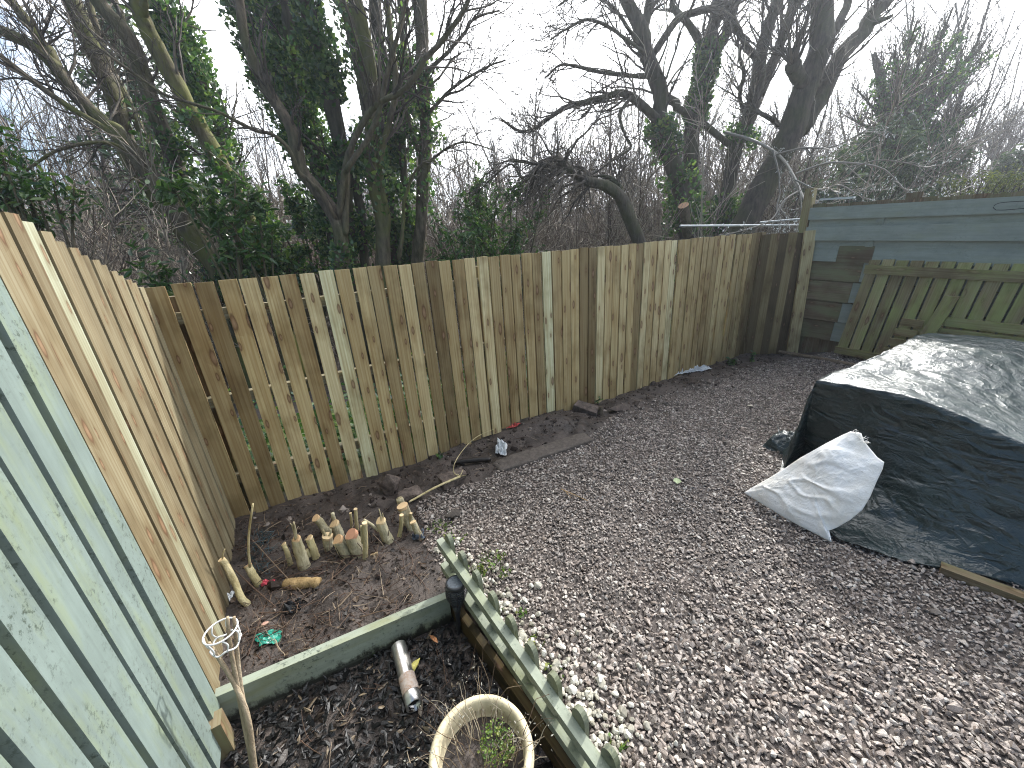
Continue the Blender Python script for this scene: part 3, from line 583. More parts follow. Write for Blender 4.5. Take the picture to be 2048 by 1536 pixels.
rock('stone', 1172, 826, .13, .06, .045, -.55, 12, M_stone, 'tilted oblong brown slab resting near the foot of the back fence', 'stone', (.25, .2), .0, 4, .1, .5)
rock('stone', 1240, 822, .11, .05, .035, .3, 17, M_stone, 'dark muddy stone in the soil by the gravel edge, right of the tilted slab', 'stone', (0, 0), 0, 4, .3)
rock('stone', 822, 1000, .09, .07, .04, .2, 21, M_stone, 'muddy rounded stone directly behind the double cut stump', 'stone', (0, 0), 0, 4, .25)
rock('stone', 908, 1034, .045, .03, .025, .4, 25, M_conc, 'small grey stone alone at the gravel edge', 'stone', (0, 0), -.005, 3, .25)
rock('stone', 530, 1252, .018, .013, .008, .3, 29, simple('pinkish_stone', (.42, .25, .19), .2, 60), 'small pinkish stone beside the torn green plastic', 'stone', (0, 0), 0, 3, .2)
mb = MB(); a, b = G(903, 926, .03), G(982, 918, .03); tube(mb, [a, (a + b) / 2 + [0, 0, .006], b], [.016, .02, .018], 10, 14, rough=.2); mb.build('dark_branch', simple('wet_black_bark', (.018, .014, .011), .4, 60, .5), smooth=True, label='short wet black branch lying on the soil by the kerb stone', cat='branch')
mb = MB(); pts = [G(1075, 792, .05), G(1110, 797, .06), G(1142, 806, .03), G(1152, 818, .0)]; tube(mb, pts, [.004, .006, .008, .01], 6, 16, rough=.15); pts = [G(1085, 818, .0), G(1105, 806, .06), G(1130, 803, .07), G(1148, 812, .0)]; tube(mb, pts, [.01, .013, .012, .012], 7, 18, rough=.2)
mb.build('bent_root', simple('dark_root', (.03, .022, .017), .4, 60, .7), smooth=True, label='bent dark root arching out of the soil before the fence', cat='root')
mb = MB(); a = G(1203, 832); tube(mb, [a, a + [-.01, .01, .09]], [.02, .015], 8, 6, rough=.25); mb.build('broken_stub', M_barkB, label='small broken stub sticking up between the tilted slab and muddy stone', cat='stub')
def crumple(name, quad, mat, label, cat, amp, seed, z=.012, n=26, dz=.0):
    A_, B_, C_, D_ = (G(*q, z) for q in quad); u_, w_ = np.meshgrid(np.linspace(0, 1, n), np.linspace(0, 1, n), indexing='ij')
    P = (A_ * ((1 - u_) * (1 - w_))[..., None] + B_ * (u_ * (1 - w_))[..., None] + C_ * (u_ * w_)[..., None] + D_ * ((1 - u_) * w_)[..., None])
    q = P.reshape(-1, 3); e = 1 - np.maximum(np.abs(2 * u_ - 1), np.abs(2 * w_ - 1)).ravel() ** 6
    q[:, :2] += .012 * np.stack([fbm(q * 30 + seed, 3), fbm(q * 30 + seed + 31, 3)], -1)
    q[:, 2] = gz(q[:, 0], q[:, 1]) + z + amp * np.abs(fbm(q * [45, 45, 1] + seed, 3)) * (.4 + e) + dz * e
    mb = MB(); mb.add(q, grid_faces(n, n)); o = mb.build(name, mat, label=label, cat=cat); md = o.modifiers.new('t', 'SOLIDIFY'); md.thickness = .0012; return o
M_plas = simple('clear_white_plastic', (.62, .64, .64), .12, 60, .25, .6, .3); M_gplas = simple('green_plastic', (.015, .24, .17), .3, 60, .35, .5, .2)
crumple('plastic_wrapper', [(990, 905), (1012, 911), (1016, 890), (996, 884)], M_plas, 'crumpled clear plastic wrapper on the soil mound beside the kerb stone', 'wrapper', .035, 3)
crumple('red_wrapper', [(1014, 866), (1028, 864), (1042, 856), (1026, 857)], simple('red_foil', (.42, .05, .04), .3, 60, .35, .5), 'torn red wrapper poking out from under the back fence', 'wrapper', .022, 7)
crumple('plastic_sheet', [(1348, 754), (1382, 746), (1424, 738), (1380, 733)], M_plas, 'long strip of white plastic sheet lying against the fence foot', 'plastic sheet', .04, 11)
crumple('green_plastic', [(520, 1300), (566, 1282), (562, 1256), (511, 1274)], M_gplas, 'torn bright green plastic label on the soil by the wire ring', 'plastic', .005, 13)
crumple('red_wrapper', [(530, 1176), (552, 1172), (552, 1163), (532, 1166)], simple('red_white_foil', (.55, .07, .1), .5, 30, .4, .5), 'small red wrapper among twigs beside the cut log', 'wrapper', .02, 17)
crumple('white_wrapper', [(458, 1202), (472, 1190), (470, 1184), (456, 1192)], M_plas, 'white scrap of plastic at the foot of the new side fence', 'wrapper', .02, 19)
crumple('torn_sheet', [(562, 1228), (600, 1222), (606, 1206), (570, 1210)], simple('black_membrane', (.012, .013, .015), .3, 60, .45, .4), 'scrap of black membrane on the soil below the cut log', 'membrane', .02, 23)
crumple('torn_sheet', [(826, 1084), (850, 1084), (846, 1066), (828, 1070)], simple('blue_grey_membrane', (.07, .085, .11), .3, 60, .45, .4), 'blue grey plastic scrap at the foot of the double cut stump', 'plastic', .03, 29)

# ------------------------------------------------------------------ cut stumps
M_stumpbark = bark('stump_bark', (.24, .20, .12), (.70, .64, .46), (.24, .21, .08), .45); M_stick = bark('peeled_stick', (.32, .26, .13), (.58, .50, .30), (.34, .31, .14), .4)
t = NT('cut_wood', .7, .25); p = t.obj(); w = t.n('TexWave', {'Vector': p, 'Scale': 45, 'Distortion': 3, 'Detail': 3}, wave_type='RINGS', rings_direction='SPHERICAL').outputs['Fac']
c = t.mix(t.mth('MULTIPLY', w, .45), t.ramp(t.tone(), [(0, (.66, .54, .32)), (.5, (.60, .42, .23)), (1, (.54, .29, .19))]), (.38, .2, .1)); M_cut = t.done(c)
def stump(base, pts, r, label, cut=None, spikes=(), tone=.3, mat=None, name='tree_stump', cutn=None, extra=()):
    r = np.array(r) * 1.32 if isinstance(r, (list, tuple)) else r * 1.32
    r = list(r) if isinstance(r, np.ndarray) else r
    b = G(*base); b = on(b[0], b[1]); P = [b - [0, 0, .04], b] + [PY(u, v, b[1] + dy) for u, v, dy in pts]
    th_ = thing(name, b, label, 'stump', 'freshly cut shrub stumps'); mb = MB(); m_ = mat or M_stumpbark
    pp = tube(mb, P, np.array(r if isinstance(r, (list, tuple)) else [r * 1.25, r * 1.12, r, r * .97]), 14, 26, False, rough=.10 if np.max(r) > .01 else .05)
    for (k, q, rr) in spikes: tube(mb, [pp[int(k * 25)], *[PY(u, v, b[1] + dy) for u, v, dy in q]], [rr, rr * .9, rr * .5], 7, 8, True, rough=.2)
    mb.build('stem', m_, th_, smooth=True)
    tip = pp[-1]; dr = nrm(pp[-1] - pp[-3]); nn = nrm(dr + (np.asarray(cutn) if cutn is not None else np.zeros(3))); R = (r[-1] if isinstance(r, (list, tuple)) else r * .97)
    x = nrm(np.cross(nn, [.2, .9, .1])); y = np.cross(nn, x); an = np.linspace(0, 2 * np.pi, 25)[:-1]; rim = 1 + .07 * fbm(V3(np.cos(an) * 1.5, np.sin(an) * 1.5, np.full_like(an, U(0, 50))), 2)
    top = tip + nn * R * .12; ring = top + ((np.cos(an) * rim)[:, None] * x + (np.sin(an) * rim)[:, None] * y) * R * 1.06; low = ring - nn * R * .6; low = pp[-1] + (low - pp[-1]) * .97
    mb = MB(); mb.add(np.vstack([top[None] + nn * R * .03, ring, low]), [np.stack([np.zeros(24, int), 1 + np.arange(24), 1 + (np.arange(24) + 1) % 24], -1), np.stack([1 + np.arange(24), 25 + np.arange(24), 25 + (np.arange(24) + 1) % 24, 1 + (np.arange(24) + 1) % 24], -1)], None, tone)
    mb.build('cut_face', M_cut, th_, origin=top)
    for (q, rr) in extra:
        mb = MB(); tube(mb, [PY(u, v, b[1] + dy) for u, v, dy in q], rr, 10, 10, True, rough=.1); mb.build('side_shoot', m_, th_, smooth=True)
cam_l = np.array([-.5, -.55, .25])
stump((497, 1213), [(482, 1195, .0), (468, 1160, .03), (452, 1130, .05), (443, 1119, .05)], [.011, .011, .011, .010], 'long curved pale stick stump nearest the new side fence', spikes=[(.99, [(446, 1108, .05), (450, 1098, .05)], .004)], mat=M_stick, tone=.1)
stump((519, 1172), [(506, 1150, .01), (495, 1130, .03)], .013, 'pale stump carrying one tall thin upright twig', mat=M_stick, tone=.4, extra=[([(500, 1134, .02), (497, 1095, .03), (499, 1055, .03), (506, 1008, .03)], [.006, .006, .005, .004])])
stump((581, 1128), [(574, 1104, 0), (567, 1088, .01)], .009, 'thin split pale stump beside the dark green netting', mat=M_stick, tone=.1, cutn=cam_l)
stump((610, 1136), [(602, 1112, 0), (596, 1092, 0), (592, 1078, 0)], [.024, .022, .02, .016], 'stump with an orange slanting cut and a tall torn spike', tone=.5, cutn=cam_l * 1.6, spikes=[(.98, [(590, 1060, .0), (587, 1044, .0)], .008), (.98, [(584, 1052, 0), (580, 1047, 0)], .004)])
stump((633, 1117), [(626, 1096, 0), (618, 1076, .01)], .014, 'pale rounded stump with a small orange cut knob on its side', mat=M_stick, tone=.15, extra=[([(620, 1112, -.01), (613, 1100, -.015)], [.012, .011])], cutn=cam_l)
stump((657, 1072), [(648, 1056, 0), (640, 1044, 0), (631, 1036, -.01)], .016, 'hooked stump whose pale pink cut faces the side fence', tone=.45, cutn=np.array([-.3, -.5, .6]))
stump((658, 1098), [(656, 1086, 0), (655, 1072, 0)], [.017, .018, .019, .02], 'hollow broken mossy stump splintered into a cup', tone=.05, spikes=[(.9, [(648, 1066, 0), (646, 1060, 0)], .008), (.9, [(661, 1066, 0), (662, 1058, 0)], .007)])
stump((680, 1076), [(674, 1060, 0), (668, 1048, 0)], .02, 'stump with a thinner knobbly stub rising behind its pale cut', tone=.25, cutn=cam_l, extra=[([(672, 1056, .03), (668, 1038, .03), (665, 1026, .03)], [.012, .011, .010])])
stump((694, 1114), [(684, 1096, 0), (675, 1080, 0)], .022, 'thick lichened stump with a clean orange oval cut', tone=.55, cutn=cam_l * 1.3)
stump((720, 1110), [(711, 1090, 0), (702, 1070, 0)], .027, 'thickest stump with a pinkish red cut face', tone=1.0, cutn=cam_l * 1.3)
stump((716, 1068), [(713, 1044, 0), (711, 1018, 0)], .0075, 'taller of two straight sticks behind the thickest stump', mat=M_stick, tone=.05)
stump((704, 1062), [(703, 1044, 0), (701, 1026, 0)], .005, 'thinner of two straight sticks behind the thickest stump', mat=M_stick, tone=.05)
stump((732, 1122), [(731, 1090, 0), (729, 1046, 0)], .0095, 'tall split pale stake stump right of the thickest stump', mat=M_stick, tone=.1, extra=[([(725, 1086, .0), (722, 1052, 0)], [.006, .006])])
stump((778, 1088), [(770, 1068, 0), (761, 1042, 0)], .02, 'mottled lichened stump with thin twigs rising from its top', tone=.1, cutn=cam_l, spikes=[(.95, [(762, 1034, .0), (758, 1018, 0)], .005), (.95, [(766, 1036, .01), (765, 1026, .01)], .005)], extra=[([(757, 1062, 0), (744, 1050, -.02), (728, 1040, -.03)], [.007, .008, .008])])
stump((800, 1080), [(802, 1054, 0), (803, 1030, 0)], .0085, 'straight pale stick stump before the double cut stump', mat=M_stick, tone=.1)
stump((824, 1060), [(814, 1034, 0), (805, 1012, 0)], .023, 'double cut stump with two pale orange faces one above the other', tone=.3, extra=[([(810, 1024, .05), (803, 1008, .06), (799, 997, .06)], [.022, .021, .02])])
stump((842, 1080), [(834, 1062, 0), (826, 1044, .01)], .013, 'mossy leaning stump at the right end of the row', tone=.1)
stump((818, 1066), [(820, 1044, 0), (822, 1026, 0)], .006, 'thin upright stick stump beside the mossy leaning stump', mat=M_stick, tone=.1)
mb = MB(); a = G(570, 1168, .022); b = G(638, 1166, .03); pp = tube(mb, [a, (a * .6 + b * .4), b], [.024, .03, .026], 14, 20, True, rough=.12); mb.build('cut_log', bark('barkless_log', (.20, .13, .055), (.42, .29, .14), (.14, .11, .05), .6), smooth=True, label='short yellow brown cut log lying before the stumps', cat='log')
mb = MB(); v_, f_ = hull(14, 91, .035, .02, .014); mb.add(v_ @ rotm(*[np.array([q]) for q in (.1, -.2, .5)])[0].T + G(748, 1112, .02), f_, None, .1); mb.build('wood_chunk', M_cut, label='pale chunk of cut wood on the soil below the stumps', cat='wood chunk')
# long pale cut stem reaching over to the block, with a thin arching shoot
mb = MB(); a = G(818, 1004, .10); b = G(920, 953, .09); tube(mb, [a, (a + b) / 2 + [0, 0, .01], b], [.006, .007, .008], 8, 16, rough=.08)
tube(mb, [b, G(908, 945, .10), G(910, 925, .16), G(930, 895, .2), G(955, 873, .2), G(988, 858, .16)], [.0035, .003, .0025, .002], 5, 26)
for q in ((926, 940), (932, 950), (915, 948)): tube(mb, [b, G(*q, .11)], [.004, .002], 5, 4)
mb.build('pale_stem', M_stick, smooth=True, label='long pale cut stem with a thin arching shoot bridging onto the brown block', cat='stem')
# netting
mb = MB()
for k in range(60):
    c0 = G(U(505, 540), U(1070, 1150), .02); mid = c0 + np.array([U(-.05, .05), U(-.05, .05), U(.0, .06)]); tube(mb, [c0, mid, mid + np.array([U(-.05, .05), U(-.05, .05), U(-.04, .02)])], .0013, 3, 9)
mb.build('plastic_netting', simple('dark_teal_plastic', (.015, .05, .06), .3, 40, .5), label='tangle of dark teal netting between pale stumps', cat='netting')

# ------------------------------------------------------------------ torch light
tb = G(918, 1268, -.09); tt_ = PY(911, 1165, tb[1] + .02); axd = nrm(tt_ - tb); hh = np.linalg.norm(tt_ - tb)
tq = thing('torch_light', tb, 'black solar torch light on a spike before the picket edging', 'garden light')
M_blk = simple('black_plastic', (.022, .024, .027), .25, 50, .42, .5, .15, .002); A = lambda z: tb + axd * z
mb = MB(); lathe(mb, A(0), [(.001, -.12), (.009, .0), (.010, hh * .30), (.014, hh * .45), (.024, hh * .62)], 18, axd); mb.build('spike', M_blk, tq, smooth=True)
mb = MB(); z0 = hh * .60; cage = [(.022, 0), (.033, .025), (.041, .05), (.0435, .075), (.041, .098)]
for k in range(9):
    an = k / 9 * 2 * np.pi; x = nrm(np.cross(axd, [.3, 1, .1])); y = np.cross(axd, x); tube(mb, [A(z0 + b) + (x * math.cos(an) + y * math.sin(an)) * a for a, b in cage], .0036, 6, 12)
for k in range(9):
    zq = .012 + k * .0105; rq = np.interp(zq, [b for _, b in cage], [a for a, _ in cage]); lathe(mb, A(z0 + zq), [(rq - .002, -.0028), (rq + .002, -.0028), (rq + .002, .0028), (rq - .002, .0028), (rq - .002, -.0028)], 28, axd, False)
mb.build('cage', M_blk, tq, smooth=True)
mb = MB(); lathe(mb, A(z0), [(.014, .004), (.028, .03), (.033, .06), (.034, .09)], 20, axd); mb.build('diffuser', simple('frosted_diffuser', (.62, .63, .64), .1, 30, .4), tq, smooth=True)
mb = MB(); lathe(mb, A(z0), [(.038, .094), (.043, .098), (.0435, .112), (.041, .117), (.036, .1175), (.0355, .1155)], 32, axd); cap_o = mb.build('cap', M_blk, tq, smooth=True)
mb = MB(); lathe(mb, A(z0), [(.035, .1150), (.035, .1164)], 32, axd); mb.build('solar_panel', simple('solar_cell', (.10, .12, .14), .5, 140, .3, .6, .1), cap_o)
# metal tube
ta = G(797, 1292, -.045); tb2 = G(829, 1412, -.05); ax_ = tb2 - ta; Lm = np.linalg.norm(ax_)
tm = thing('metal_tube', (ta + tb2) / 2 - [0, 0, .03], 'bright steel tube with a rusty band lying on the dark mulch', 'tube')
M_steel = simple('worn_steel', (.62, .60, .57), .18, 60, .28, .5, .15, .002, metal=.9); R_ = .031
t = NT('rusty_steel', .7, .4); p = t.pos(); n1 = t.noise(p, 120, 5, .7); n2 = t.noise(p, 28, 4, .6); t.b.inputs['Metallic'].default_value = .25
M_rust = t.done(t.mix(t.ramp(n1, [(.35, 0.), (.65, 1.)]), (.48, .42, .37), t.mix(t.ramp(n2, [(.4, 0.), (.65, 1.)]), (.34, .20, .12), (.52, .46, .40))))
mb = MB(); lathe(mb, ta, [(R_, 0), (R_, Lm * .55)], 40, ax_, False); lathe(mb, ta, [(R_ - .002, Lm * .5), (R_ - .002, .001), (R_, 0)], 40, ax_, False); mb.build('tube_body', M_steel, tm, smooth=True)
mb = MB(); lathe(mb, ta, [(R_ + .0012, Lm * .55), (R_ + .0012, Lm * .82)], 40, ax_, False); mb.build('rust_band', M_rust, tm, smooth=True)
mb = MB(); lathe(mb, ta, [(R_, Lm * .82), (R_, Lm), (R_ - .002, Lm), (R_ - .002, Lm * .8)], 40, ax_, False); lathe(mb, ta, [(R_ - .002, Lm * .82), (.001, Lm * .82)], 40, ax_, False); mb.build('tube_end', M_steel, tm, smooth=True)
# pot with a dead plant
pc = G(962, 1500, .16); pc[2] = -.09
tpot = thing('plant_pot', pc, 'round cream pot of withered stems and small green sprigs on the mulch', 'plant pot')
M_pot = simple('cream_pot', (.56, .49, .33), .18, 22, .75, .3, .25, .003)
mb = MB(); lathe(mb, pc, [(.001, 0), (.105, 0), (.128, .12), (.135, .20), (.150, .205), (.155, .222), (.152, .243), (.145, .25), (.136, .25), (.129, .243), (.127, .20), (.12, .17)], 72); mb.build('pot_body', M_pot, tpot, smooth=True)
mb = MB(); u_, w_ = np.meshgrid(np.linspace(0, .1255, 30), np.linspace(0, 2 * np.pi, 40)[:-1], indexing='ij'); q = V3(pc[0] + u_ * np.cos(w_), pc[1] + u_ * np.sin(w_)); q[..., 2] = pc[2] + .180 + .010 * fbm(q * [60, 60, 1], 3) * (1 - (u_ / .1255) ** 4); mb.add(q, grid_faces(30, 39, True)); mb.build('potting_soil', M_earth, tpot, smooth=True)
def stalks(n, c, rr, h0, h1, spread, rad, npt=5, jit=.12):
    an = U(0, 2 * np.pi, n); r0 = rr * np.sqrt(U(0, 1, n)); base = np.stack([c[0] + r0 * np.cos(an), c[1] + r0 * np.sin(an), np.full(n, c[2])], -1)
    d = nrm(np.stack([np.cos(an) * spread * U(.2, 1, n) + U(-.3, .3, n), np.sin(an) * spread * U(.2, 1, n) + U(-.3, .3, n), np.ones(n)], -1)); l = U(h0, h1, n); P = [base]
    for k in range(npt - 1): P.append(P[-1] + d * (l / (npt - 1))[:, None]); d = nrm(d + rng.normal(size=(n, 3)) * jit)
    P = np.stack(P, 1); return P, np.linspace(rad, rad * .5, npt)[None] * U(.6, 1.3, n)[:, None]
sc_ = pc + [0, 0, .185]
mb = MB(); P, R = stalks(90, sc_, .11, .06, .22, 1.0, .0014, 6, .25); v_, f_ = tubes(P, R, 4); mb.add(v_, f_); mb.build('dry_stems', island_mat('dry_stems', [(0, (.12, .08, .05)), (.6, (.3, .24, .16)), (1, (.48, .42, .32))], .8, .2, .2, 60, 0), tpot)
LEAF = np.array([[0, 0, 0], [-.5, .35, .12], [-.33, .8, .1], [0, 1.15, -.05], [.33, .8, .1], [.5, .35, .12]]); LEAFF = [np.array([[0, 1, 2, 3], [0, 3, 4, 5]])[:, ::-1]]
LONG = np.array([[0, 0, 0], [-.19, .35, .06], [-.16, .75, .05], [0, 1.1, -.08], [.16, .75, .05], [.19, .35, .06]])
def leaves(mb, pos, size, proto=LEAF, up=.5, tone=0):
    n = len(pos); scatter(mb, proto, LEAFF, pos, rotm(U(-1.2, 1.2, n) - up, U(-.9, .9, n), U(0, 2 * np.pi, n)), size)
mb = MB(); n = 420; a = U(0, 2 * np.pi, n); r0 = .055 * np.sqrt(U(0, 1, n)); leaves(mb, np.stack([sc_[0] + .045 + r0 * np.cos(a), sc_[1] + .03 + r0 * np.sin(a), sc_[2] + U(.01, .06, n)], -1), U(.004, .009, n)); mb.build('green_sprigs', M_grass, tpot)
mb = MB(); i_ = rng.integers(0, 90, 260); leaves(mb, P[i_, -1] + U(-.02, .02, (260, 3)), U(.004, .01, 260), LONG); mb.build('withered_leaves', island_mat('withered_leaves', [(0, (.14, .11, .08)), (1, (.42, .42, .36))], .8, .2, .2, 60, 0), tpot)
# second bunch of bare stems beside the pot
mb = MB(); P, R = stalks(26, np.array([pc[0] - .10, pc[1] + .13, -.09]), .10, .12, .34, .5, .0013, 6, .1); v_, f_ = tubes(P, R, 4); mb.add(v_, f_)
i_ = rng.integers(0, 26, 60); mb.build('dry_stalks', M_twig, label='sparse dry stalks standing in the mulch beside the cream pot', cat='dead plant')
# canes with wire ring
tcn = thing('plant_support', G(512, 1570, -.09), 'white wire ring on bare canes standing beside the green fence', 'plant support')
M_cane = bark('cane', (.26, .2, .13), (.45, .37, .26), None); M_wire = simple('white_wire', (.66, .66, .64), .06, 40, .4)
cb = G(512, 1570, -.09)
for q in ([(500, 1500, .77), (478, 1390, .80), (462, 1300, .815), (455, 1234, .83)], [(500, 1480, .775), (482, 1380, .81), (474, 1300, .83), (468, 1234, .84)], [(496, 1440, .78), (470, 1370, .80), (440, 1320, .80), (418, 1285, .80)]):
    mb = MB(); pp = tube(mb, [cb, *[PY(*a_) for a_ in q]], [.0095, .008, .006, .0042], 8, 30, rough=.06); mb.build('cane', M_cane, tcn, smooth=True)
rc = PY(441, 1262, .82)
for zz_, ra, mod in ((0, .042, 0), (-.05, .038, .005)):
    mb = MB(); an = np.linspace(0, 2 * np.pi, 60); pts = np.stack([rc[0] + ra * np.cos(an), rc[1] + ra * np.sin(an), rc[2] + zz_ + mod * np.sin(an * 5)], -1); tube(mb, pts, .0025, 6, 90, False); mb.build('wire_ring', M_wire, tcn, smooth=True)
mb = MB()
for k in range(7):
    a_ = k / 7 * 2 * np.pi; tube(mb, [rc + [.042 * math.cos(a_), .042 * math.sin(a_), 0], rc + [.041 * math.cos(a_ + .2), .041 * math.sin(a_ + .2), -.025], rc + [.038 * math.cos(a_), .038 * math.sin(a_), -.05]], .0022, 6, 8)
mb.build('wire_stay', M_wire, tcn, smooth=True)

# ------------------------------------------------------------------ loose ground cover
def on_many(x, y, dz=0.0): return np.stack([x, y, gz(x, y) + dz], -1)
def rnd_rot(n, tilt=.5): return rotm(rng.normal(size=n) * tilt, rng.normal(size=n) * tilt, U(0, 2 * np.pi, n))
def in_tarp(x, y): return inpoly(x, y, np.array([(1.70, 1.75), (1.9, 1.45), (2.4, 1.0), (2.9, .3), (5.0, 1.0), (3.3, 3.0)]))
sp_ = .0132; gx, gy = np.meshgrid(np.arange(-.7, 4.6, sp_), np.arange(-.2, 4.9, sp_)); gx = gx.ravel() + U(-.5, .5, gx.size) * sp_ * 1.2; gy = gy.ravel() + U(-.5, .5, gy.size) * sp_ * 1.2
wob = fbm(V3(gx * 4, gy * 4), 3) * .09; k = inpoly(gx + wob, gy + wob * .8, GRAVEL) & ~in_tarp(gx, gy) & ((gx - E0[0]) * en[0] + (gy - E0[1]) * en[1] > .012)
k &= (gx < .75 + 2.1 * gy)                                      # what the frame can see of it, and a margin
hole = fbm(V3(gx * 1.6 + 9, gy * 1.6), 3); dfe = -sdl(gx, gy, FA, FB); k &= ~((dfe < .75) & (U(0, 1, gx.size) > sm(dfe, .25, .75) + .25))
gx, gy = gx[k], gy[k]; n = len(gx); size = np.exp(rng.normal(size=n) * .28) * .0080 * (1 + .18 * (np.hypot(gx, gy) < 1.6) * (gy < 1.2))
which = rng.integers(0, 10, n); ps = on_many(gx, gy) + np.stack([np.zeros(n), np.zeros(n), U(-.003, .009, n)], -1)
mb = MB()
for w in range(10):
    v_, f_ = hull(15, 100 + w, 1.25, .95, .62); m = which == w; scatter(mb, v_, f_, ps[m], rnd_rot(m.sum(), .55), np.stack([size[m] * U(.8, 1.2, m.sum()), size[m] * U(.8, 1.1, m.sum()), size[m] * U(.75, 1.1, m.sum())], -1))
mb.build('gravel', M_gravel, origin=np.zeros(3), kind='stuff')
# pale pebbles along the edging
n = 700; s_ = U(-.32, .95, n); o_ = np.abs(rng.normal(size=n)) * .11 + .035; xy = E0 + ed * s_[:, None] + en * o_[:, None]; kk = (o_ < .42) & (U(0, 1, n) < np.clip(1.1 - o_ * 2.0, .1, 1) * (.55 + .45 * sm(fbm(V3(s_ * 5, o_ * 5), 2), -.4, .3))); xy = xy[kk]; n = len(xy)
mb = MB(); sz_ = np.exp(rng.normal(size=n) * .3) * .0108; wh = rng.integers(0, 6, n); ps = on_many(xy[:, 0], xy[:, 1], .012)
for w in range(6):
    v_, f_ = hull(26, 200 + w, 1.15, .95, .75); m = wh == w; scatter(mb, v_, f_, ps[m], rnd_rot(m.sum(), .6), sz_[m][:, None] * np.ones(3))
mb.build('pebbles', M_pebble, origin=np.zeros(3), kind='stuff')
# bark mulch
n = 15000; x = U(-1.4, .7, n); y = U(.2, 1.4, n); k = (-sdl(x, y, B0, B1) > .024) & (sdl(x, y, E1, E0) > .05) & (sdl(x, y, LA, LA + ld) > .02) & (np.hypot(x - pc[0], y - pc[1]) > .14); x, y = x[k], y[k]; n = len(x)
mb = MB(); wh = rng.integers(0, 6, n); ps = on_many(x, y, .0) + np.stack([np.zeros(n), np.zeros(n), U(-.004, .022, n)], -1); ln_ = np.clip(np.exp(rng.normal(size=n) * .45) * .018, .006, .036)
for w in range(6):
    v_, f_ = hull(12, 300 + w, 1, .36, .16); m = wh == w; q = m.sum(); scatter(mb, v_, f_, ps[m], rnd_rot(q, .38), np.stack([ln_[m], ln_[m] * U(.6, 1.3, q), ln_[m] * U(.5, 1.3, q)], -1))
mb.build('bark_mulch', M_bark_mulch, origin=np.zeros(3), kind='stuff')
# clods on the bare soil
n = 17000; x = U(-1.9, 3.4, n); y = U(1.0, 5.0, n); db = -sdl(x, y, FA, FB); bed = (sdl(x, y, B0, B1) > .03) & (x < -.35) & (sdl(x, y, LA, LA + ld) > .02) & (db > .02)
strip = (db > .02) & (db < .62); k = bed | strip; k &= ~inpoly(x, y, GRAVEL) | (U(0, 1, n) < .3); x, y = x[k], y[k]; n = len(x); mb = MB(); wh = rng.integers(0, 6, n); ps = on_many(x, y, .0); s_ = np.exp(rng.normal(size=n) * .65) * .0068
for w in range(6):
    v_, f_ = hull(14, 400 + w, 1.1, .9, .65); m = wh == w; scatter(mb, v_, f_, ps[m], rnd_rot(m.sum(), .7), s_[m][:, None] * np.ones(3))
mb.build('soil_clods', M_clod, origin=np.zeros(3), kind='stuff')
# twig litter
def wander(base, d, l, npt, jit, lift=.012):
    P = [base]; n = len(base)
    for k in range(npt - 1): P.append(P[-1] + d * (l / (npt - 1))[:, None]); d = nrm(d + rng.normal(size=(n, 3)) * [jit, jit, jit * .3])
    P = np.stack(P, 1); g = gz(P[..., 0], P[..., 1]); P[..., 2] = np.maximum(P[..., 2], g + .003); return P
n = 900; pcn = np.array([G(U(440, 860), U(1040, 1340), 0)[:2] for _ in range(n)]); kk = (sdl(pcn[:, 0], pcn[:, 1], B0, B1) > .06) & (sdl(pcn[:, 0], pcn[:, 1], LA, LA + ld) > .03); pcn = pcn[kk]; n = len(pcn)
a = U(0, 2 * np.pi, n); base = on_many(pcn[:, 0], pcn[:, 1], 0) + np.stack([0 * a, 0 * a, U(.003, .03, n)], -1); P = wander(base, nrm(np.stack([np.cos(a), np.sin(a), U(-.1, .25, n)], -1)), np.exp(rng.normal(size=n) * .6) * .062, 7, .16)
R = np.linspace(1, .5, 7)[None] * (np.exp(rng.normal(size=n) * .4) * .0015)[:, None]; kk = (sdl(P[:, -1, 0], P[:, -1, 1], LA, LA + ld) > .01) & (sdl(P[:, -1, 0], P[:, -1, 1], B0, B1) > .03); v_, f_ = tubes(P[kk], R[kk], 5); mb = MB(); mb.add(v_, f_)
for q, r_ in (([(505, 1080, .05), (560, 1140, .06), (614, 1196, .01)], .0028), ([(470, 1140, .09), (512, 1180, .05), (552, 1214, .01)], .0035), ([(616, 1190, .01), (660, 1160, .03), (716, 1112, .05)], .003), ([(518, 1226, .01), (580, 1222, .02), (640, 1200, .02)], .0028), ([(486, 1340, .02), (510, 1270, .04), (530, 1210, .06)], .003), ([(560, 1158, .02), (720, 1110, .03), (800, 1100, .01)], .002), ([(838, 1142, .0), (860, 1100, .03), (868, 1084, .03)], .0018), ([(736, 1144, .0), (752, 1110, .02), (830, 1060, .04)], .002), ([(540, 1240, .01), (640, 1180, .02), (745, 1160, .01)], .0022), ([(770, 1066, .0), (800, 1096, .06), (808, 1140, .01)], .0018)):
    tube(mb, [G(*w) for w in q], [r_, r_ * .7], 6, 16, rough=.1)
n = 330; t_ = U(0, 5.2, n); o_ = np.abs(rng.normal(size=n)) * .22 + .03; xy = FA + e1 * t_[:, None] - bn * o_[:, None]; a = U(0, 2 * np.pi, n)
P = wander(on_many(xy[:, 0], xy[:, 1], .008), nrm(np.stack([np.cos(a), np.sin(a), U(-.1, .15, n)], -1)), np.exp(rng.normal(size=n) * .5) * .05, 6, .15); k = sdl(P[..., 0], P[..., 1], FA, FB).max(1) < -.02; v_, f_ = tubes(P[k], np.linspace(1, .5, 6)[None] * U(.0008, .0024, n)[k][:, None], 4); mb.add(v_, f_)
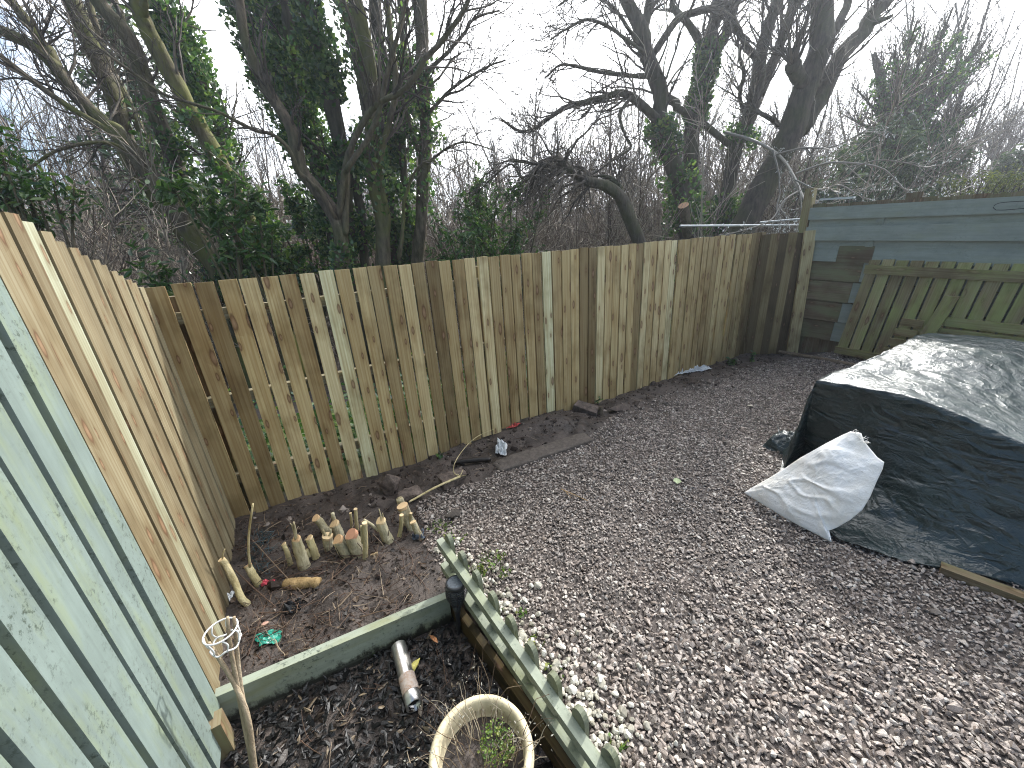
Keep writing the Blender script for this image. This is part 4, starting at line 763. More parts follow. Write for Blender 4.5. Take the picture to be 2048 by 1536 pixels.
n = 110; xy = np.array([G(U(450, 1000), U(1240, 1536), -.09)[:2] for _ in range(n)]); a = U(0, 2 * np.pi, n); k = (-sdl(xy[:, 0], xy[:, 1], B0, B1) > .06) & (sdl(xy[:, 0], xy[:, 1], E1, E0) > .08) & (sdl(xy[:, 0], xy[:, 1], LA, LA + ld) > .05); xy = xy[k]; a = a[k]; n = len(a)
P = wander(on_many(xy[:, 0], xy[:, 1], .02), nrm(np.stack([np.cos(a), np.sin(a), U(-.1, .2, n)], -1)), np.exp(rng.normal(size=n) * .5) * .06, 6, .1); v_, f_ = tubes(P, np.linspace(1, .5, 6)[None] * U(.001, .002, n)[:, None], 4); mb.add(v_, f_)
for _ in range(26):
    u_ = U(560, 850); q = G(u_, 1120 - (u_ - 600) * .18 + U(-30, 20)); q = on(q[0], q[1]); tube(mb, [q, q + np.array([U(-.015, .015), U(-.015, .015), U(.02, .05)]), q + np.array([U(-.04, .04), U(-.03, .03), U(.05, .12)])], [.003, .0016], 5, 8, rough=.1)
mb.build('twig_litter', M_twig, origin=np.zeros(3), kind='stuff')
# dead leaf flakes on the soil
n = 1300; pcn = np.array([G(U(440, 1000), U(1010, 1340), 0)[:2] for _ in range(n)]); k = (sdl(pcn[:, 0], pcn[:, 1], B0, B1) > .05) & (sdl(pcn[:, 0], pcn[:, 1], LA, LA + ld) > .03) & (sdl(pcn[:, 0], pcn[:, 1], E0, E1) < .02); pcn = pcn[k]; n = len(pcn); mb = MB()
scatter(mb, LEAF, LEAFF, on_many(pcn[:, 0], pcn[:, 1], .004), rnd_rot(n, .35), np.exp(rng.normal(size=n) * .4) * .014)
mb.build('leaf_litter', island_mat('dead_leaves', [(0, (.012, .010, .009)), (.5, (.035, .024, .017)), (.85, (.075, .048, .03)), (1, (.16, .12, .08))], .55, .4, .3, 120, 0), origin=np.zeros(3), kind='stuff')
# weeds, fallen leaves
mb = MB()
def tuft(c, n, h, rad, spread=.6):
    P, R = stalks(n, c, rad, h * .5, h, spread, .0016, 5, .12); v_, f_ = tubes(P, R, 3); mb.add(v_, f_); i_ = rng.integers(0, n, n * 2); leaves(mb, P[i_, rng.integers(1, 5, n * 2)], U(.006, .014, n * 2))
for (u, v, n, h, r_) in ((985, 1128, 34, .07, .05), (960, 1150, 24, .06, .03), (1010, 1150, 16, .04, .03), (880, 1056, 30, .025, .06), (910, 1072, 26, .02, .07), (1070, 1290, 14, .03, .03), (1110, 1350, 14, .03, .03), (1045, 1230, 10, .03, .02), (1190, 1530, 12, .03, .03), (1235, 1500, 10, .04, .03), (1200, 830, 8, .03, .02), (1000, 1215, 9, .03, .02), (745, 1300, 16, .03, .04)):
    p = G(u, v, 0 if u > 800 else -.09); tuft(on(p[0], p[1]), n, h, r_)
mb.build('weeds', M_grass, origin=np.zeros(3), kind='stuff')
def sprig(u, v, h, n, ls, label, name='seedling'):
    p = G(u, v); c = on(p[0], p[1]); mb = MB(); P, R = stalks(max(2, n // 5), c, .02, h * .6, h, .6, .002, 5, .15); v_, f_ = tubes(P, R, 4); mb.add(v_, f_); i_ = rng.integers(0, len(P), n); leaves(mb, P[i_, rng.integers(1, 5, n)] + U(-.012, .012, (n, 3)), U(ls * .7, ls * 1.3, n)); mb.build(name, M_laurel, label=label, cat='plant')
sprig(1192, 806, .13, 16, .03, 'small green seedling at the fence foot above the tilted slab'); sprig(1072, 842, .06, 9, .03, 'low green weed on top of the soil mound at the fence'); sprig(880, 918, .06, 9, .028, 'small green weed between the fence foot and the wet black branch')
sprig(1465, 728, .10, 34, .04, 'pale green leafy weeds at the foot of the far fence end'); sprig(1500, 722, .12, 24, .035, 'tangled weed sprawling before the dark corner boards')
def leaf_thing(u, v, size, yaw, col, label, z=0.02, proto=LEAF):
    p = G(u, v, z); mb = MB(); pr = proto.copy(); pr[:, :2] -= [0, .5]; q = np.linspace(0, 1, 9); scatter(mb, pr, LEAFF, [p], rotm(np.array([.15]), np.array([.1]), np.array([yaw])), size); mb.build('fallen_leaf', simple('leaf_' + label.split()[0], col, .2, 90, .6), label=label, cat='leaf')
leaf_thing(1354, 962, .052, -.3, (.36, .42, .24), 'pale green fallen leaf alone on the open gravel'); leaf_thing(1502, 812, .05, 1.4, (.42, .38, .3), 'buff fallen leaf on the gravel near the tarpaulin corner'); leaf_thing(826, 1336, .075, -.5, (.33, .30, .08), 'yellow pointed leaf on the mulch beside the steel tube', -.055, LONG); leaf_thing(868, 1278, .05, .9, (.3, .13, .05), 'brown curled leaf in the mulch by the torch spike', -.06, LONG)
mb = MB(); tube(mb, [G(1122, 978, .014), G(1150, 990, .02), G(1176, 1002, .014)], [.0028, .002], 5, 8); tube(mb, [G(1130, 982, .014), G(1142, 996, .018)], [.002, .001], 5, 4); mb.build('dry_stalk', simple('straw', (.42, .28, .14), .2, 60), label='straw coloured stalk lying on the gravel in front of the kerb stone', cat='stalk')

# ------------------------------------------------------------------ trees
def limb(px, y0, y1, r0, r1, n=30, wob=.02):
    px = np.asarray(px, float); yy = np.linspace(y0, y1, len(px)); P = spline(np.array([PY(u, v, y) for (u, v), y in zip(px, yy)]), n)
    P = P + wob * np.stack([fbm(V3(np.linspace(0, 6, n), np.full(n, U(0, 99))), 3), fbm(V3(np.linspace(0, 6, n), np.full(n, U(0, 99))), 3), np.zeros(n)], -1)
    return P, np.linspace(r0, r1, n)
def to_ground(px_base, y, zg=-.9):        # short foot that runs from the lowest traced point into the ground
    p = PY(*px_base, y); return p
def spawn(P, R, k, t0, t1, ang, len0, len1, npt, jit, up, rf, rend=.35):
    N, n, _ = P.shape; t = U(t0, t1, (N, k)) * (n - 1.001); i = t.astype(int); f = (t - i)[..., None]; ii = np.arange(N)[:, None]
    b = P[ii, i] * (1 - f) + P[ii, i + 1] * f; T = nrm(P[ii, i + 1] - P[ii, i]); r = (R[ii, i] * (1 - f[..., 0]) + R[ii, i + 1] * f[..., 0]) * rf
    b = b.reshape(-1, 3); T = T.reshape(-1, 3); r = r.ravel(); M_ = len(b); pr = nrm(np.cross(T, rng.normal(size=(M_, 3)))); a = (ang * U(.6, 1.25, M_))[:, None]
    d = nrm(T * np.cos(a) + pr * np.sin(a) + np.array([0, 0, up])); l = U(len0, len1, M_) * (1.15 - .6 * t.ravel() / n); Q = [b]
    for _ in range(npt - 1): Q.append(Q[-1] + d * (l / (npt - 1))[:, None]); d = nrm(d + rng.normal(size=(M_, 3)) * jit + np.array([0, 0, up * .25]))
    return np.stack(Q, 1), r[:, None] * np.linspace(1, rend, npt)[None]
def put(mb, P, R, s, rough=0.0, cap=False):
    R3 = R[:, :, None] * np.ones((1, 1, s))
    if rough: q = np.repeat(P[:, :, None], s, 2) * 5 + (np.arange(s) * 1.1)[None, None, :, None]; R3 = R3 * (1 + rough * fbm(q, 3))
    v_, f_ = tubes(P, R3, s, cap); mb.add(v_, f_)
def ivy(mb, P, R, n, t0, t1, thick, size, drop=.0):
    t = (t0 + (t1 - t0) * U(0, 1, n)) * (len(P) - 1.001); i = t.astype(int); f = (t - i)[:, None]; c = P[i] * (1 - f) + P[i + 1] * f; T = nrm(P[i + 1] - P[i]); pr = nrm(np.cross(T, rng.normal(size=(n, 3))))
    dens = fbm(c * 2.2 + 5, 3); keep = U(0, 1, n) < sm(dens, -.55, .35) ; lump = np.clip(1 + .9 * fbm(c * 1.7 + pr * .8, 3), .15, 2.2)
    q = c + pr * ((R[i])[:, None] * .9 + thick * lump[:, None] * (U(0, 1, (n, 1)) ** .7)); q[:, 2] -= drop * U(0, 1, n); q = q[keep]; pr = pr[keep]; m = len(q)
    yaw = np.arctan2(pr[:, 1], pr[:, 0]) - np.pi / 2; scatter(mb, LEAF, LEAFF, q, rotm(U(1.3, 3.3, m), U(-1, 1, m), yaw + U(-1.1, 1.1, m) + np.pi), U(size * .6, size * 1.35, m))
def tree(name, label, cat, limbs, barkm, twigs=(), ivies=(), group=None, extra=None, ivym=None):
    Ls = [limb(*q) for q in limbs]; base = Ls[0][0][0].copy(); gzb = float(gz(base[None, 0], base[None, 1])[0])
    t_ = thing(name, np.array([base[0], base[1], gzb]), label, cat, group); mb = MB()
    for i, (P, R) in enumerate(Ls): put(mb, P[None], R[None], 12 if R[0] > .06 else 8, .16, True)
    P, R = Ls[0]; foot = np.stack([np.array([base[0] + .02, base[1], gzb - .3]), base * .5 + np.array([base[0], base[1], gzb]) * .5, P[1]]); put(mb, foot[None], np.array([[R[0] * 1.45, R[0] * 1.15, R[0]]]), 12, .12)
    mb.build('trunk', barkm, t_, smooth=True)
    if twigs:
        mb = MB(); tips = []
        for (li, k, t0, t1, l0, l1, up, k2, k3, ang) in twigs:
            P, R = Ls[li]; rr = np.minimum(R, .05)
            P1, R1 = spawn(P[None], rr[None], k, t0, t1, ang, l0, l1, 9, .17, up, .42, .3); put(mb, P1, R1, 5)
            if k2:
                P2, R2 = spawn(P1, np.maximum(R1, .006), k2, .2, .98, .75, l0 * .35, l1 * .45, 7, .17, up * .6, .6, .4); put(mb, P2, R2, 4)
                if k3: P3, R3 = spawn(P2, np.maximum(R2, .0042), k3, .15, .98, .7, l0 * .12, l1 * .22, 5, .16, up * .4, .75, .5); put(mb, P3, R3, 3); tips.append(P3)
        mb.build('twigs', M_twigs, t_)
    if ivies:
        mb = MB()
        for (li, n, t0, t1, th_, sz) in ivies: ivy(mb, *Ls[li], n, t0, t1, th_, sz, .05)
        mb.build('ivy', ivym or M_ivy, t_)
    if extra: extra(t_, Ls)
    return t_, Ls
TW = lambda li, k, t0=.3, t1=1., l0=.5, l1=1.6, up=.25, k2=4, k3=3, ang=.8: (li, k, t0, t1, l0, l1, up, k2, k3, ang)
GL = 'leaning trees behind the left part of the back fence'
tree('leaning_tree', 'mossy tree leaning furthest left with a forked upper trunk behind the side fence', 'tree', [
    ([(452, 560), (400, 490), (342, 404), (284, 325), (239, 268), (205, 245), (164, 205), (120, 144), (68, 96), (0, 60), (-90, 20)], 6.6, 6.9, .135, .06),
    ([(120, 150), (100, 106), (92, 96), (60, 50), (20, 4), (-40, -70)], 6.85, 7.0, .075, .05),
    ([(300, 345), (222, 267), (144, 219), (68, 164), (0, 113), (-80, 60)], 6.7, 6.4, .05, .03), ([(320, 375), (250, 300), (185, 285), (120, 300), (40, 350), (-40, 380)], 6.65, 5.6, .03, .012)], M_barkG,
    [TW(0, 15, .35, 1, .6, 1.8, .2, 4, 3), TW(1, 9, .1, 1, .6, 1.8), TW(2, 16, .2, 1, .5, 1.5), TW(3, 10, .2, 1, .3, 1.0, .0)])
tree('leaning_tree', 'mossy tree with a dark split limb leaning left, second behind the side fence', 'tree', [
    ([(450, 560), (420, 520), (350, 445), (290, 365), (253, 308), (236, 219), (205, 137), (171, 68), (140, -10), (105, -90)], 7.3, 7.6, .15, .10),
    ([(345, 440), (325, 362), (290, 280), (262, 215), (222, 137), (190, 60), (170, -30)], 7.35, 7.8, .07, .045)], M_barkG, [TW(0, 12, .4, 1, .6, 1.8), TW(1, 9, .3, 1, .5, 1.5)], [(0, 900, .0, .35, .10, .06)])
tree('leaning_tree', 'smooth grey brown leaning tree, third behind the side fence', 'tree', [
    ([(440, 560), (405, 480), (355, 342), (308, 219), (284, 144), (258, 75), (210, 17), (160, -60)], 7.0, 7.0, .125, .085), ([(262, 90), (245, 40), (228, 0), (212, -60)], 7.0, 7.4, .05, .035)], M_barkB, [TW(0, 12, .35, 1, .6, 1.8), TW(1, 6, .2, 1, .5, 1.4)], [(0, 1500, .05, .45, .2, .065)])
tree('leaning_tree', 'leaning tree with bright yellow green moss along its upper trunk', 'tree', [
    ([(540, 560), (520, 500), (455, 359), (390, 239), (362, 185), (318, 103), (294, 51), (273, 0), (250, -80)], 6.5, 6.4, .12, .085), ([(300, 60), (285, 20), (283, -30)], 6.4, 6.2, .05, .035)], bark('bright_mossy_bark', (.05, .045, .02), (.12, .10, .06), (.15, .16, .03), .85), [TW(0, 10, .35, 1, .6, 1.6)], [(0, 1500, .05, .4, .18, .06)])
tree('leaning_tree', 'ivy wrapped leaning tree left of the big ivy clump', 'tree', [
    ([(590, 560), (560, 500), (500, 400), (445, 308), (410, 205), (373, 120), (342, 51), (308, -10), (275, -90)], 7.2, 7.3, .13, .10)], M_barkD, [TW(0, 16, .3, 1, .6, 1.6)], [(0, 8500, .0, .92, .19, .058)])
# cherry laurel growing among these trunks
def bush(name, label, centres, n, size, mat, cat='shrub', proto=LONG, stemm=None, group=None, nst=16, stem_z=None):
    c0 = np.array(centres[0][0]); base = np.array([c0[0], c0[1], float(gz(c0[None, 0], c0[None, 1])[0])]); t_ = thing(name, base, label, cat, group); mb = MB(); lm = MB()
    for (c, r, share) in centres:
        c = np.array(c); r = np.array(r); k = max(4, int(nst * share)); d = nrm(rng.normal(size=(k, 3)) + [0, 0, .35]); e = c + d * r * U(.5, 1.0, (k, 1)); b0 = np.array([c[0], c[1], max(base[2] - .1, c[2] - r[2] - .8)]) + U(-.1, .1, (k, 3)) * [1, 1, 0]
        P = np.stack([b0, b0 * .55 + e * .45 + [0, 0, .08], b0 * .2 + e * .8 + [0, 0, .06], e], 1); put(mb, P, np.linspace(.02, .005, 4)[None] * np.ones((k, 1)), 5)
        P2, R2 = spawn(P, np.full(P.shape[:2], .008), 5, .35, .98, .8, r.mean() * .25, r.mean() * .6, 5, .18, .15, .7); put(mb, P2, R2, 4)
        m = int(n * share); i_ = rng.integers(0, len(P2), m); j_ = rng.integers(1, 5, m); q = P2[i_, j_] + rng.normal(size=(m, 3)) * size * .5; leaves(lm, q, U(size * .65, size * 1.25, m), proto, .2)
    mb.build('branches', stemm or M_barkB, t_, smooth=True); lm.build('foliage', mat, t_); return t_
def C(u, v, y): return PY(u, v, y)
bush('laurel_shrub', 'cherry laurel with long shiny leaves spread before the leaning trunks', [(C(420, 400, 5.2), (.5, .4, .28), .42), (C(500, 450, 5.4), (.5, .4, .34), .36), (C(300, 530, 5.0), (.5, .4, .16), .22)], 900, .125, M_laurel)
bush('evergreen_shrub', 'dark ivy and laurel thicket at the foot of the left trees', [(C(545, 500, 6.6), (.8, .5, .45), .4), (C(615, 450, 6.9), (.5, .5, .7), .35), (C(440, 535, 6.4), (.8, .4, .28), .25)], 4600, .062, M_ivy, proto=LEAF, nst=30)
bush('rhododendron', 'pale leaved evergreen at the edge of the picture above the side fence', [(C(-10, 330, 4.6), (.42, .4, .55), .7), (C(70, 375, 4.8), (.5, .3, .16), .3)], 620, .10, M_laurel)
# pine behind the leaning trunks
def conifer(name, label, u, vt, y, r, n, mat=None, tiers=26, lift=.3, size=.16, zb=None, droop=-.12, group=None, cat='conifer'):
    top = PY(u, vt, y); zb_ = float(gz(top[None, 0], top[None, 1])[0]); t_ = thing(name, [top[0], top[1], zb_], label, cat, group); H_ = top[2] - zb_; mb = MB(); P = np.stack([np.array([top[0], top[1], zb_ - .2]), np.array([top[0], top[1], zb_ + H_ * .5]), top])[None]; put(mb, P, np.array([[.02 + .018 * H_, .012 * H_, .01]]), 8)
    lm = MB(); k = tiers * 7; f = U(lift, 1, k) ** 1.0; a = U(0, 2 * np.pi, k); ln_ = r * ((1 - f) / (1 - lift)) ** 1.0 * U(.6, 1.15, k) + .06; b = np.stack([np.full(k, top[0]), np.full(k, top[1]), zb_ + H_ * f], -1); d = np.stack([np.cos(a), np.sin(a), U(droop - .1, droop + .3, k)], -1); Q = np.stack([b + d * ln_[:, None] * q for q in (0, .35, .7, 1)], 1); Q[:, 1:, 2] += rng.normal(size=(k, 3)) * .05; put(mb, Q, np.array([.022, .016, .011, .006])[None] * np.ones((k, 1)), 4)
    i_ = rng.integers(0, k, n); tt = U(.15, 1, n); q = b[i_] + d[i_] * (ln_[i_] * tt)[:, None] + rng.normal(size=(n, 3)) * [.13, .13, .07]; leaves(lm, q, U(size * .6, size * 1.3, n), LONG * [1.0, 1, 1], .3)
    mb.build('trunk', M_barkD, t_, smooth=True); lm.build('foliage', mat or M_conifer, t_)
conifer('pine_tree', 'dark green pine showing between the leftmost leaning trunks', 190, -60, 10.5, 2.6, 3000, size=.17, lift=.42)
# the big ivy clump and the multi-stemmed tree in the middle
tree('multi_stem_tree', 'smooth brown many limbed tree forking low before the big ivy clump', 'tree', [
    ([(684, 560), (684, 520), (680, 470), (670, 432), (640, 390), (602, 342), (592, 300), (581, 256), (556, 215), (530, 178), (510, 135), (496, 96), (485, 55), (479, 0), (470, -80)], 5.6, 5.9, .105, .042),
    ([(676, 440), (684, 390), (690, 345), (706, 290), (732, 237), (760, 205), (798, 186), (830, 150), (849, 120), (876, 92), (900, 62), (925, 30), (945, -10), (970, -80)], 5.6, 5.2, .043, .022),
    ([(672, 436), (640, 380), (600, 345), (590, 320), (570, 290), (540, 268), (510, 262), (470, 242), (430, 222), (380, 206), (330, 190), (290, 165), (230, 120), (150, 60), (90, 0)], 5.55, 4.8, .028, .009),
    ([(692, 470), (694, 400), (698, 340), (704, 290)], 5.6, 5.7, .04, .03), ([(690, 345), (740, 270), (760, 215), (770, 150), (790, 80), (812, 0), (830, -70)], 5.5, 5.4, .035, .02)], M_barkB,
    [TW(1, 18, .3, 1, .5, 1.6, .1), TW(2, 22, .3, 1, .3, 1.1, .0, 4, 2), TW(0, 10, .4, 1, .4, 1.2), TW(4, 14, .3, 1, .4, 1.3)], [(0, 260, .0, .12, .03, .06)])
tree('ivy_clad_tree', 'widest ivy clad tree, thick with hanging leaves, left of the low fork', 'tree', [
    ([(690, 570), (670, 470), (650, 376), (608, 219), (588, 103), (576, 0), (566, -90)], 6.6, 6.8, .14, .10), ([(630, 300), (560, 200), (520, 100), (490, 20), (470, -80)], 6.7, 7.0, .09, .07), ([(610, 230), (560, 120), (540, 40), (530, -70)], 6.6, 6.9, .07, .05)], M_barkD,
    [TW(0, 14, .3, 1, .5, 1.5)], [(0, 7500, .05, 1, .20, .052), (1, 6500, .0, 1, .22, .052), (2, 4500, .0, 1, .17, .052)])
tree('ivy_clad_tree', 'straight ivy clad trunk rising right of the widest ivy clad tree', 'tree', [
    ([(700, 570), (695, 480), (690, 400), (680, 300), (656, 182), (630, 91), (612, 0), (596, -80)], 6.2, 6.3, .115, .09)], M_barkD, [TW(0, 12, .3, 1, .5, 1.4)], [(0, 6500, .25, 1, .10, .056), (0, 900, .0, .3, .06, .06)])
tree('twin_stem_tree', 'bare twin stemmed tree with two smooth limbs, centre of the left group', 'tree', [
    ([(764, 560), (765, 510), (762, 430), (750, 370), (743, 300), (747, 237), (745, 190), (736, 109), (721, 36), (710, -20), (698, -90)], 6.0, 6.1, .105, .075), ([(744, 260), (732, 190), (722, 150), (710, 109), (695, 45), (678, -10), (655, -90)], 6.02, 6.4, .085, .065),
    ([(768, 500), (775, 440), (762, 370), (764, 300), (778, 250), (790, 160), (780, 60), (770, -60)], 6.0, 6.0, .05, .035), ([(800, 520), (808, 440), (812, 380), (840, 330), (870, 320)], 6.0, 5.9, .03, .012)], M_barkG, [TW(0, 14, .4, 1, .5, 1.5), TW(2, 14, .3, 1, .4, 1.2), TW(3, 8, .3, 1, .3, .8)], [(0, 1100, .0, .5, .12, .055), (1, 500, .3, 1, .08, .05)])
tree('ivy_clad_tree', 'slim ivy clad trunk behind the bare twin stems', 'tree', [([(800, 570), (790, 480), (775, 380), (772, 280), (765, 180), (756, 80), (748, -20), (740, -90)], 7.0, 7.1, .10, .08)], M_barkD, [TW(0, 10, .3, 1, .5, 1.3)], [(0, 8000, .0, 1, .23, .055)])
tree('ivy_clad_tree', 'dark ivy clad stem right of the bare twin stems', 'tree', [([(735, 560), (728, 500), (722, 430), (712, 360), (720, 300)], 6.3, 6.6, .075, .06), ([(820, 560), (818, 470), (810, 380), (806, 260), (808, 160), (806, 60), (800, -60)], 6.9, 7.0, .06, .05)], M_barkD, [TW(1, 12, .3, 1, .5, 1.3)], [(0, 1800, .1, 1, .14, .06), (1, 5200, .0, .9, .2, .06)])
tree('slender_tree', 'straight pale trunked tree at the right end of the left group', 'tree', [
    ([(832, 560), (838, 500), (845, 440), (847, 365), (849, 292), (849, 219), (845, 146), (843, 70), (842, 0), (840, -90)], 6.5, 6.6, .095, .085), ([(838, 300), (826, 270), (806, 205), (796, 180), (790, 140)], 6.5, 6.6, .03, .02), ([(852, 230), (900, 180), (960, 140), (1010, 120)], 6.5, 6.2, .028, .01), ([(850, 330), (890, 300), (930, 285), (985, 300)], 6.5, 6.0, .022, .008), ([(850, 150), (900, 100), (950, 40), (1000, 20)], 6.5, 6.3, .03, .01)], M_barkB,
    [TW(0, 10, .5, 1, .8, 2.0, .2), TW(2, 22, .15, 1, .4, 1.4, .05), TW(3, 14, .2, 1, .3, 1.0, 0), TW(4, 22, .15, 1, .4, 1.5, .1)], [(0, 1300, .25, .7, .12, .05)])
bush('laurel_shrub', 'green laurel bush beyond the middle of the back fence', [(C(930, 480, 5.6), (.85, .5, .45), .4), (C(1010, 450, 5.9), (.7, .5, .55), .3), (C(960, 395, 6.4), (.45, .4, .5), .3)], 3600, .075, M_laurel, nst=34)
def stub_build(t_, b, e, r):
    mb = MB(); put(mb, np.stack([b, (b + e) / 2, e])[None], np.array([[r * 1.1, r, r]]), 12, .1); lo = mb.build('sawn_limb', M_barkB, t_, smooth=True)
    d = nrm(e - b); an = np.linspace(0, 2 * np.pi, 21)[:-1]; x = nrm(np.cross(d, [.2, .9, .3])); y = np.cross(d, x); mb = MB(); top = e + d * .004; mb.add(np.vstack([top + d * .006, top + (np.cos(an)[:, None] * x + np.sin(an)[:, None] * y) * r * 1.02]), np.stack([np.zeros(20, int), 1 + np.arange(20), 1 + (np.arange(20) + 1) % 20], -1), None, .8); mb.build('cut_face', M_cut, lo, origin=top)
# right hand group
tree('forked_tree', 'dark forked tree with a sawn orange stub and long drooping side limbs', 'tree', [
    ([(1385, 560), (1380, 490), (1372, 444), (1362, 376), (1338, 301), (1318, 239), (1321, 191), (1308, 144), (1290, 103), (1284, 62), (1262, 17), (1240, -30), (1210, -100)], 7.6, 7.8, .175, .08),
    ([(1312, 160), (1296, 120), (1290, 80), (1289, 51), (1297, 20), (1306, -30), (1310, -90)], 7.7, 8.0, .085, .06),
    ([(1325, 255), (1311, 240), (1285, 212), (1260, 191), (1239, 185), (1205, 196), (1171, 205), (1130, 215), (1099, 236), (1068, 260), (1038, 261), (1005, 238)], 7.7, 6.6, .08, .014),
    ([(1312, 152), (1280, 152), (1253, 150), (1205, 144), (1126, 130), (1092, 154)], 7.75, 6.9, .05, .012),
    ([(1304, 112), (1330, 72), (1355, 38), (1390, 24), (1427, 15), (1458, 12), (1468, 44), (1489, 82), (1513, 120)], 7.7, 8.3, .055, .05),
    ([(1322, 190), (1352, 205), (1352, 215), (1370, 226), (1410, 250), (1441, 277), (1470, 300)], 7.75, 8.2, .07, .05),
    ([(1262, 195), (1240, 230), (1250, 270), (1262, 295), (1225, 320), (1180, 350), (1150, 345)], 7.3, 6.2, .028, .01), ([(1300, 115), (1245, 70), (1180, 40), (1130, 60), (1100, 80)], 7.7, 6.6, .03, .01), ([(1280, 90), (1230, 20), (1170, -20), (1120, 10)], 7.7, 7.0, .03, .01)], M_barkD,
    [TW(0, 24, .4, 1, .6, 1.8, .15), TW(1, 12, .2, 1, .6, 1.6), TW(2, 30, .15, 1, .4, 1.5, .1, 4, 3), TW(3, 16, .2, 1, .3, 1.2, .0), TW(4, 14, .2, 1, .4, 1.4, .1), TW(6, 16, .2, 1, .3, 1.0, -.1), TW(7, 26, .15, 1, .4, 1.4, -.12), TW(8, 26, .15, 1, .4, 1.4, -.18)], [(0, 3000, .05, .42, .15, .062)],
    extra=lambda t_, Ls: stub_build(t_, PY(1376, 470, 7.45), PY(1367, 411, 7.2), .085))
tree('ivy_clad_tree', 'ivy clad trunk crossing close beside the dark forked tree', 'tree', [
    ([(1390, 560), (1386, 500), (1383, 427), (1379, 308), (1393, 212), (1410, 144), (1417, 89), (1428, 40), (1436, -10), (1444, -90)], 8.0, 8.3, .15, .09),
    ([(1413, 130), (1427, 112), (1442, 85), (1455, 55), (1472, 0), (1486, -80)], 8.2, 8.6, .085, .07), ([(1405, 92), (1376, 48), (1352, 22), (1343, 4), (1338, -60)], 8.2, 8.4, .06, .05)], M_barkD, [TW(0, 20, .4, 1, .6, 1.7), TW(1, 12, .3, 1, .6, 1.5), TW(2, 12, .3, 1, .5, 1.5)], [(0, 5200, .05, .68, .09, .055)])
tree('slender_tree', 'narrow upright tree between the ivy clad trunk and the thickest right tree', 'tree', [
    ([(1425, 560), (1436, 500), (1446, 437), (1468, 308), (1496, 239), (1513, 171), (1520, 113), (1533, 65), (1547, 20), (1562, -30), (1580, -100)], 8.2, 8.6, .15, .075), ([(1520, 190), (1533, 157), (1548, 118), (1560, 85), (1572, 50), (1581, 20), (1592, -20), (1612, -90)], 8.5, 8.8, .09, .07), ([(1495, 245), (1480, 190), (1486, 150), (1478, 110), (1490, 85)], 8.5, 8.2, .04, .025), ([(1583, 15), (1600, 5), (1620, -20)], 8.8, 8.8, .05, .04)], M_barkD,
    [TW(0, 22, .35, 1, .6, 1.8), TW(1, 14, .2, 1, .6, 1.6), TW(2, 12, .1, 1, .4, 1.2)], [(0, 4500, .0, .38, .16, .06)])
buds_mat = simple('silvery_catkins', (.74, .75, .70), .15, 40, .3, .6, 0)
def hanging(t_, Ls):
    mb = MB(); bm_ = MB(); paths = [([(1450, 265), (1506, 281), (1556, 309), (1581, 340), (1606, 390), (1625, 428), (1681, 465), (1740, 480)], 8.0, 4.6, .028, .006), ([(1556, 308), (1606, 296), (1665, 294), (1725, 265), (1775, 225)], 6.2, 5.2, .016, .005),
        ([(1590, 348), (1640, 330), (1678, 325), (1762, 337), (1809, 381), (1856, 403), (1894, 437), (1962, 434)], 5.4, 4.2, .015, .004), ([(1815, 384), (1820, 430), (1824, 482)], 4.4, 4.3, .006, .003), ([(1590, 360), (1640, 380), (1680, 370), (1730, 395), (1790, 410)], 5.2, 4.2, .010, .003), ([(1600, 380), (1570, 400), (1540, 440), (1480, 462), (1440, 470)], 5.0, 4.6, .010, .004), ([(1595, 370), (1605, 430), (1600, 455)], 5.0, 4.9, .008, .004),
        ([(1700, 335), (1760, 320), (1830, 330), (1900, 350)], 4.9, 4.3, .008, .003), ([(1545, 300), (1560, 360), (1555, 420), (1562, 455)], 6, 5.6, .012, .006)]
    for q in paths:
        P, R = limb(*q, 26, .012); put(mb, P[None], R[None], 6); rr = np.minimum(R, .012)
        P1, R1 = spawn(P[None], rr[None], 12, .25, .98, .8, .16, .55, 7, .16, -.12, .55); put(mb, P1, R1, 4); P2, R2 = spawn(P1, np.maximum(R1, .0025), 4, .2, .98, .7, .06, .24, 5, .15, -.1, .7); put(mb, P2, R2, 3)
        b = np.concatenate([P1[:, -1], P1[:, 4], P2[:, -1], P2[:, 3]]); b = b[U(0, 1, len(b)) < .95]; v_, f_ = hull(12, 77, .45, .45, 1.0); scatter(bm_, v_, f_, b, rnd_rot(len(b), .4), U(.008, .015, len(b)))
    mb.build('hanging_branch', island_mat('pale_twigs', [(0, (.10, .09, .075)), (.6, (.2, .18, .15)), (1, (.34, .32, .27))], .5, .5, .2, 20, 0), t_, smooth=True); bm_.build('buds', buds_mat, t_)
